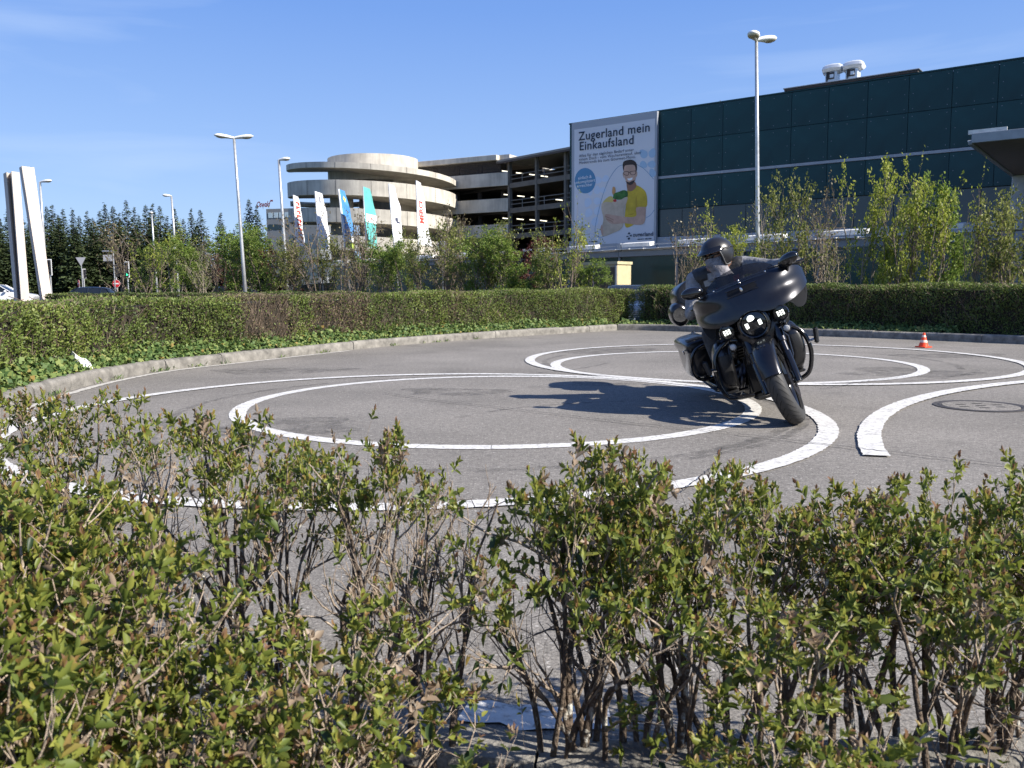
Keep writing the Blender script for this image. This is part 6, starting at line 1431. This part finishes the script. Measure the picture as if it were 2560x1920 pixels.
# the body of the hedge
yy_ = .48
while yy_ < 6.9:
    xx_ = -5.4
    while xx_ < 3.0:
        x, y = xx_+fr.uniform(-.085, .085), yy_+fr.uniform(-.085, .085); xx_ += .155
        if y < .46 or abs(x)/max(y, .1) > .84 or inside_lot(x, y): continue
        kd = kdist(x, y); px = 1280+FPX*x/y
        if kd < .22 or kd > 1.5: continue
        if px < 900:
            lim = 1.18 if px > 420 else 1.18+.5*min(1, (420-px)/420)
            if y > lim and fr.random() < .95: continue
            v_ = fr.choice((0, 1, 2, 4, 3, 1)); zt_ = fr.uniform(.55, .64)+(.05 if px < 250 else 0)
            if y > 2.6: zt_ = fr.uniform(.62, .8)
        elif px < 1330:
            if px > 1090 or y > 1.02-.30*(px-900)/190 or fr.random() < .2: continue
            v_ = fr.choice((0, 1, 3, 4, 5)); zt_ = fr.uniform(.50, .58)-.08*(px-900)/190
        else:
            if px < 1420 and y > .75: continue
            if y > 1.5 or fr.random() < (.66 if y > 1.0 else .40): continue
            v_ = fr.choice((0, 1, 2, 4, 3, 2)); zt_ = fr.uniform(.54, .62) if y > 1.0 else fr.uniform(.46, .56)
        if y < .75: zt_ = min(zt_, .56)
        plant(x, y, v_, zt_, fr.uniform(.62, .80))
    yy_ += .155
print('SHRUBS', cnt)
# dead leaves and debris on the bed under the hedge
dg_ = np.random.default_rng(9); n = 5200; X = dg_.uniform(-3, 3.2, n*3); Yv = dg_.uniform(.35, 4.5, n*3); ok_ = np.array([(abs(a)/max(b, .1) < .9) and not inside_lot(a, b) and kdist(a, b) > .16 for a, b in zip(X[:n], Yv[:n])])
C = np.column_stack([X[:n][ok_], Yv[:n][ok_], np.full(ok_.sum(), .118)+dg_.random(ok_.sum())*.012]); D = dg_.normal(size=C.shape); D[:, 2] *= .25; Nd = np.array([[0, 0, 1.0]])+dg_.normal(0, .35, C.shape)
V, F = leaves8(C, D, Nd, dg_.uniform(.018, .045, len(C)), dg_.uniform(.008, .02, len(C)), dg_.uniform(-.4, .4, len(C)))
M_DEAD = ramp_leaf('dead leaf', [(0, (.10, .07, .045)), (.4, (.22, .16, .10)), (.8, (.34, .25, .16)), (1, (.42, .22, .08))], rough=.8, trans=.1)
tag(npmesh('leaf_litter', V, F, M_DEAD), 'dry brown leaf litter on the soil under the foreground hedge', 'leaf litter', kind='stuff')

# ------------------------------------------------------------------ firs along the road
M_FIR = ramp_leaf('fir needles', [(0, (.018, .030, .012)), (.5, (.034, .055, .018)), (.85, (.055, .080, .024)), (1, (.085, .10, .035))], rough=.7, trans=.1)
M_TRK = mat('fir trunk', (.09, .065, .05), .95, vary=.4)
FV = []
for i in range(5):
    rg = np.random.default_rng(70+i); Cs, Ds, Ns, Ls, Ws = [], [], [], [], []; lev = 34; hw = rg.uniform(.22, .29)
    for k in range(lev):
        t = k/(lev-1); z = .03+.95*t; rad = hw*(1-t)**.92*(.85+.3*rg.random())+.004
        for b in range(int(20-10*t)):
            a = rg.uniform(0, 2*math.pi); rr = rad*rg.uniform(.6, 1.12); d = np.array([math.cos(a), math.sin(a), 0]); n_ = max(2, int(2+rr*34))
            for j in range(n_):
                q = (j+rg.random()*.8)/n_; p = d*rr*q+np.array([0, 0, z+rg.normal(0, .011)-.05*q*q*(1-t)*2+.02*q**3])
                for sd_ in (-1, 1):
                    dr = d*.7+np.array([-d[1], d[0], 0])*sd_*rg.uniform(.2, .9)+np.array([0, 0, rg.uniform(-.5, .15)]); Cs.append(p); Ds.append(dr); Ns.append(np.array([0, 0, 1.0])+rg.normal(0, .45, 3)); l = .042*(1.25-.82*t)*rg.uniform(.7, 1.4); Ls.append(l); Ws.append(l*.45)
    Cs.append(np.array([0, 0, .97])); Ds.append(np.array([0, 0, 1.0])); Ns.append(np.array([0, 1.0, 0])); Ls.append(.05); Ws.append(.008)
    V, F = kites(np.array(Cs), np.array(Ds), np.array(Ns), Ls, Ws); c_ = npmesh('crown', V, F, M_FIR)
    t_ = MB().tube([(0, 0, 0), (0, 0, .5), (0, 0, 1.0)], [.012, .007, .001], 7).build('trunk', M_TRK); FV.append((c_.data, t_.data)); bpy.data.objects.remove(c_); bpy.data.objects.remove(t_)
ORD = ['first', 'second', 'third', 'fourth', 'fifth', 'sixth', 'seventh', 'eighth', 'ninth', 'tenth', 'eleventh', 'twelfth', 'thirteenth', 'fourteenth', 'fifteenth', 'sixteenth', 'seventeenth', 'eighteenth', 'nineteenth', 'twentieth', 'twenty-first', 'twenty-second', 'twenty-third', 'twenty-fourth', 'twenty-fifth', 'twenty-sixth', 'twenty-seventh', 'twenty-eighth', 'twenty-ninth', 'thirtieth', 'thirty-first', 'thirty-second', 'thirty-third', 'thirty-fourth']
z1 = lambda x, y: (x/4.148, 380+y/4.148)
firs = [z1(*p) for p in ((-60, 640), (-10, 690), (80, 590), (150, 660), (215, 640), (300, 650), (380, 640), (480, 570), (540, 560), (600, 660), (650, 600), (750, 600), (820, 670), (900, 620), (960, 690), (1030, 620), (1085, 545), (1170, 570), (1235, 640), (1305, 510), (1390, 580), (1440, 660), (1510, 560), (1580, 545), (1655, 570), (1730, 670), (1810, 590), (1900, 700), (1980, 595), (2075, 610))]+[(551, 533), (622, 500), (641, 515), (585, 575)]
firs.sort()
for i, (px, py) in enumerate(firs):
    Y = 92+(i*37 % 11)-4+(8 if px > 480 else 0); p = at(px, py, Y); o = empty('fir_tree', (p.x, p.y, -.1), i*1.3); h = p.z+.1
    tag(o, f'dark fir tree, {ORD[i]} from the left in the row along the road', 'tree', 'fir trees')
    cd_, td = FV[i % 5]; w_ = h*(.95+.25*((i*13) % 7)/7)
    for nm, dt in (('crown', cd_), ('trunk', td)):
        q = link(nm, dt, o); q.scale = (w_, w_, h)

for i in range(26):
    px = -40+i*21.5+7*math.sin(i*2.7); py = 560+16*math.sin(i*1.9)+(14 if px > 440 else 0); Y = 106+4*math.sin(i*5.1); p = at(px, py, Y); o = empty('fir_tree', (p.x, p.y, -.1), i*.9); h = p.z+.1
    tag(o, f'fir tree standing behind the front fir row, {ORD[i]} from the left of the back row', 'tree', 'fir trees')
    cd_, td = FV[(i+2) % 5]
    for nm, dt in (('crown', cd_), ('trunk', td)):
        q = link(nm, dt, o); q.scale = (h*1.15, h*1.15, h)

# ------------------------------------------------------------------ young broad-leaved trees coming into leaf
M_TBARK = mat('young bark', (.27, .23, .18), .9, vary=.4, vscale=8); M_TBARK2 = mat('grey-brown bark', (.19, .15, .115), .9, vary=.4, vscale=8)
TL = {'yg': ramp_leaf('yellow-green leaf', [(0, (.16, .21, .025)), (.5, (.30, .35, .05)), (1, (.46, .47, .10))], trans=.5), 'olive': ramp_leaf('olive leaf', [(0, (.10, .125, .03)), (.5, (.19, .215, .05)), (1, (.32, .33, .09))], trans=.5),
      'mid': ramp_leaf('fresh green leaf', [(0, (.09, .15, .025)), (.5, (.17, .25, .045)), (1, (.28, .35, .075))], trans=.5), 'red': ramp_leaf('copper leaf', [(0, (.05, .014, .012)), (.6, (.10, .025, .02)), (1, (.16, .05, .03))], trans=.3), 'bare': ramp_leaf('bud', [(0, (.12, .10, .05)), (1, (.18, .15, .07))], trans=.2)}
def tree_var(seed, kind, dens, nst):
    """unit-height tree"""
    rg = np.random.default_rng(seed)
    lv = [(.8, .010, .8, .07, .24, 1), (.30, .0045, .8, .05, .5, 1), (.14, .0025, .6, .035, .65, 0), (.06, .0014, 0, .03, .6, 0)]
    segs, tips = skeleton(rg, .95, nst, .06, lv, gnarl=.22)
    mz = max(s[1][2] for s in segs); segs = [(s[0]/mz, s[1]/mz, s[2], s[3], s[4]) for s in segs]; tips = [(t[0]/mz, t[1], t[2]) for t in tips]
    V, F = tubes_np([s[:4] for s in segs], 4); b = npmesh('trunk', V, F, M_TBARK if seed % 2 else M_TBARK2)
    pts = [t[0] for t in tips if t[0][2] > .12]+[np.array(s[1]) for s in segs if s[4] >= 1 and s[1][2] > .12 and rg.random() < .55*min(1, dens)]
    pts = np.array(pts); n = int(dens*9); C = np.repeat(pts, n, 0)+rg.normal(0, .014, (len(pts)*n, 3)); k = len(C); D = rdir(rg, k)+np.array([[0, 0, .2]])
    V, F = kites(C, D, rdir(rg, k)+np.array([[0, 0, .7]]), rg.uniform(.015, .030, k), rg.uniform(.010, .022, k)); c = npmesh('crown', V, F, TL[kind]); r_ = (b.data, c.data); bpy.data.objects.remove(b); bpy.data.objects.remove(c); return r_
TV = {}
for kind, dens, sts in (('yg', .56, (3, 4)), ('olive', .45, (4, 5)), ('mid', .8, (4, 3)), ('red', .9, (5,)), ('bare', .13, (4, 5))):
    TV[kind] = [tree_var(100+len(kind)*10+j*7+n_, kind, dens, n_) for j, n_ in enumerate(sts)]+([tree_var(140+len(kind), kind, dens*.45, 3)] if kind in ('yg', 'olive') else [])
KN_ = {'yg': 'yellow-green', 'olive': 'olive', 'mid': 'fresh green', 'red': 'copper-red', 'bare': 'nearly bare'}
trees = [(308, 66, 540, 'bare', 1.0), (345, 64, 600, 'mid', 1), (372, 60, 548, 'yg', .9), (425, 58, 548, 'yg', 1.0), (470, 56, 585, 'mid', 1), (505, 54, 590, 'olive', 1), (540, 50, 580, 'bare', 1), (575, 48, 600, 'mid', 1), (605, 47, 565, 'mid', 1), (655, 45, 560, 'mid', 1), (690, 47, 610, 'red', 1), (580, 55, 630, 'red', 1), (722, 44, 590, 'olive', 1), (755, 43, 590, 'olive', .9), (795, 42, 500, 'bare', .8), (822, 43, 585, 'olive', .8), (850, 41, 520, 'bare', .8), (888, 40, 500, 'bare', .8), (895, 42, 590, 'olive', .8), (935, 39, 600, 'mid', .9), (965, 38, 590, 'olive', 1), (1005, 38, 595, 'mid', 1), (1060, 36, 560, 'olive', .8), (1110, 34, 490, 'bare', .7), (1130, 35, 545, 'olive', .8), (1170, 33, 545, 'olive', .9), (1205, 32, 570, 'mid', 1), (1245, 32, 560, 'olive', .9), (1280, 31, 575, 'mid', 1), (1318, 36, 585, 'red', 1.0), (1345, 30, 620, 'mid', 1), (1385, 30, 560, 'olive', .8), (1425, 29, 462, 'yg', .6),
         (1480, 30, 640, 'mid', 1), (1705, 25, 510, 'bare', .8), (1765, 24, 492, 'yg', .6), (1805, 24, 500, 'yg', .7), (1855, 24, 570, 'yg', .8), (1935, 23, 455, 'olive', .6), (1985, 22, 425, 'olive', .6), (2040, 22, 440, 'bare', .7), (2085, 22, 500, 'olive', .7), (2165, 20.5, 395, 'yg', .55), (2225, 20, 400, 'yg', .6), (2282, 19.5, 372, 'yg', .55), (2335, 19.5, 385, 'yg', .6), (2385, 20, 430, 'mid', .7), (2445, 18.5, 400, 'yg', .4), (2505, 18.5, 480, 'olive', .7), (2552, 18, 450, 'olive', .7)]
kc_ = {}
for i, (px, Y, py, kind, wd) in enumerate(trees):
    p = at(px, py, Y); h = p.z+.1; o = empty('young_tree', (p.x, p.y, -.1), i*2.1); kc_[kind] = kc_.get(kind, 0)+1
    tag(o, f'{KN_[kind]} young tree, {ORD[kc_[kind]-1]} of its colour from the left behind the hedges', 'tree', 'young trees behind the hedges')
    vs_ = TV[kind]; td, cd_ = vs_[i % len(vs_)]
    for nm, dt in (('trunk', td), ('crown', cd_)):
        q = link(nm, dt, o); q.scale = (h*wd, h*wd, h)
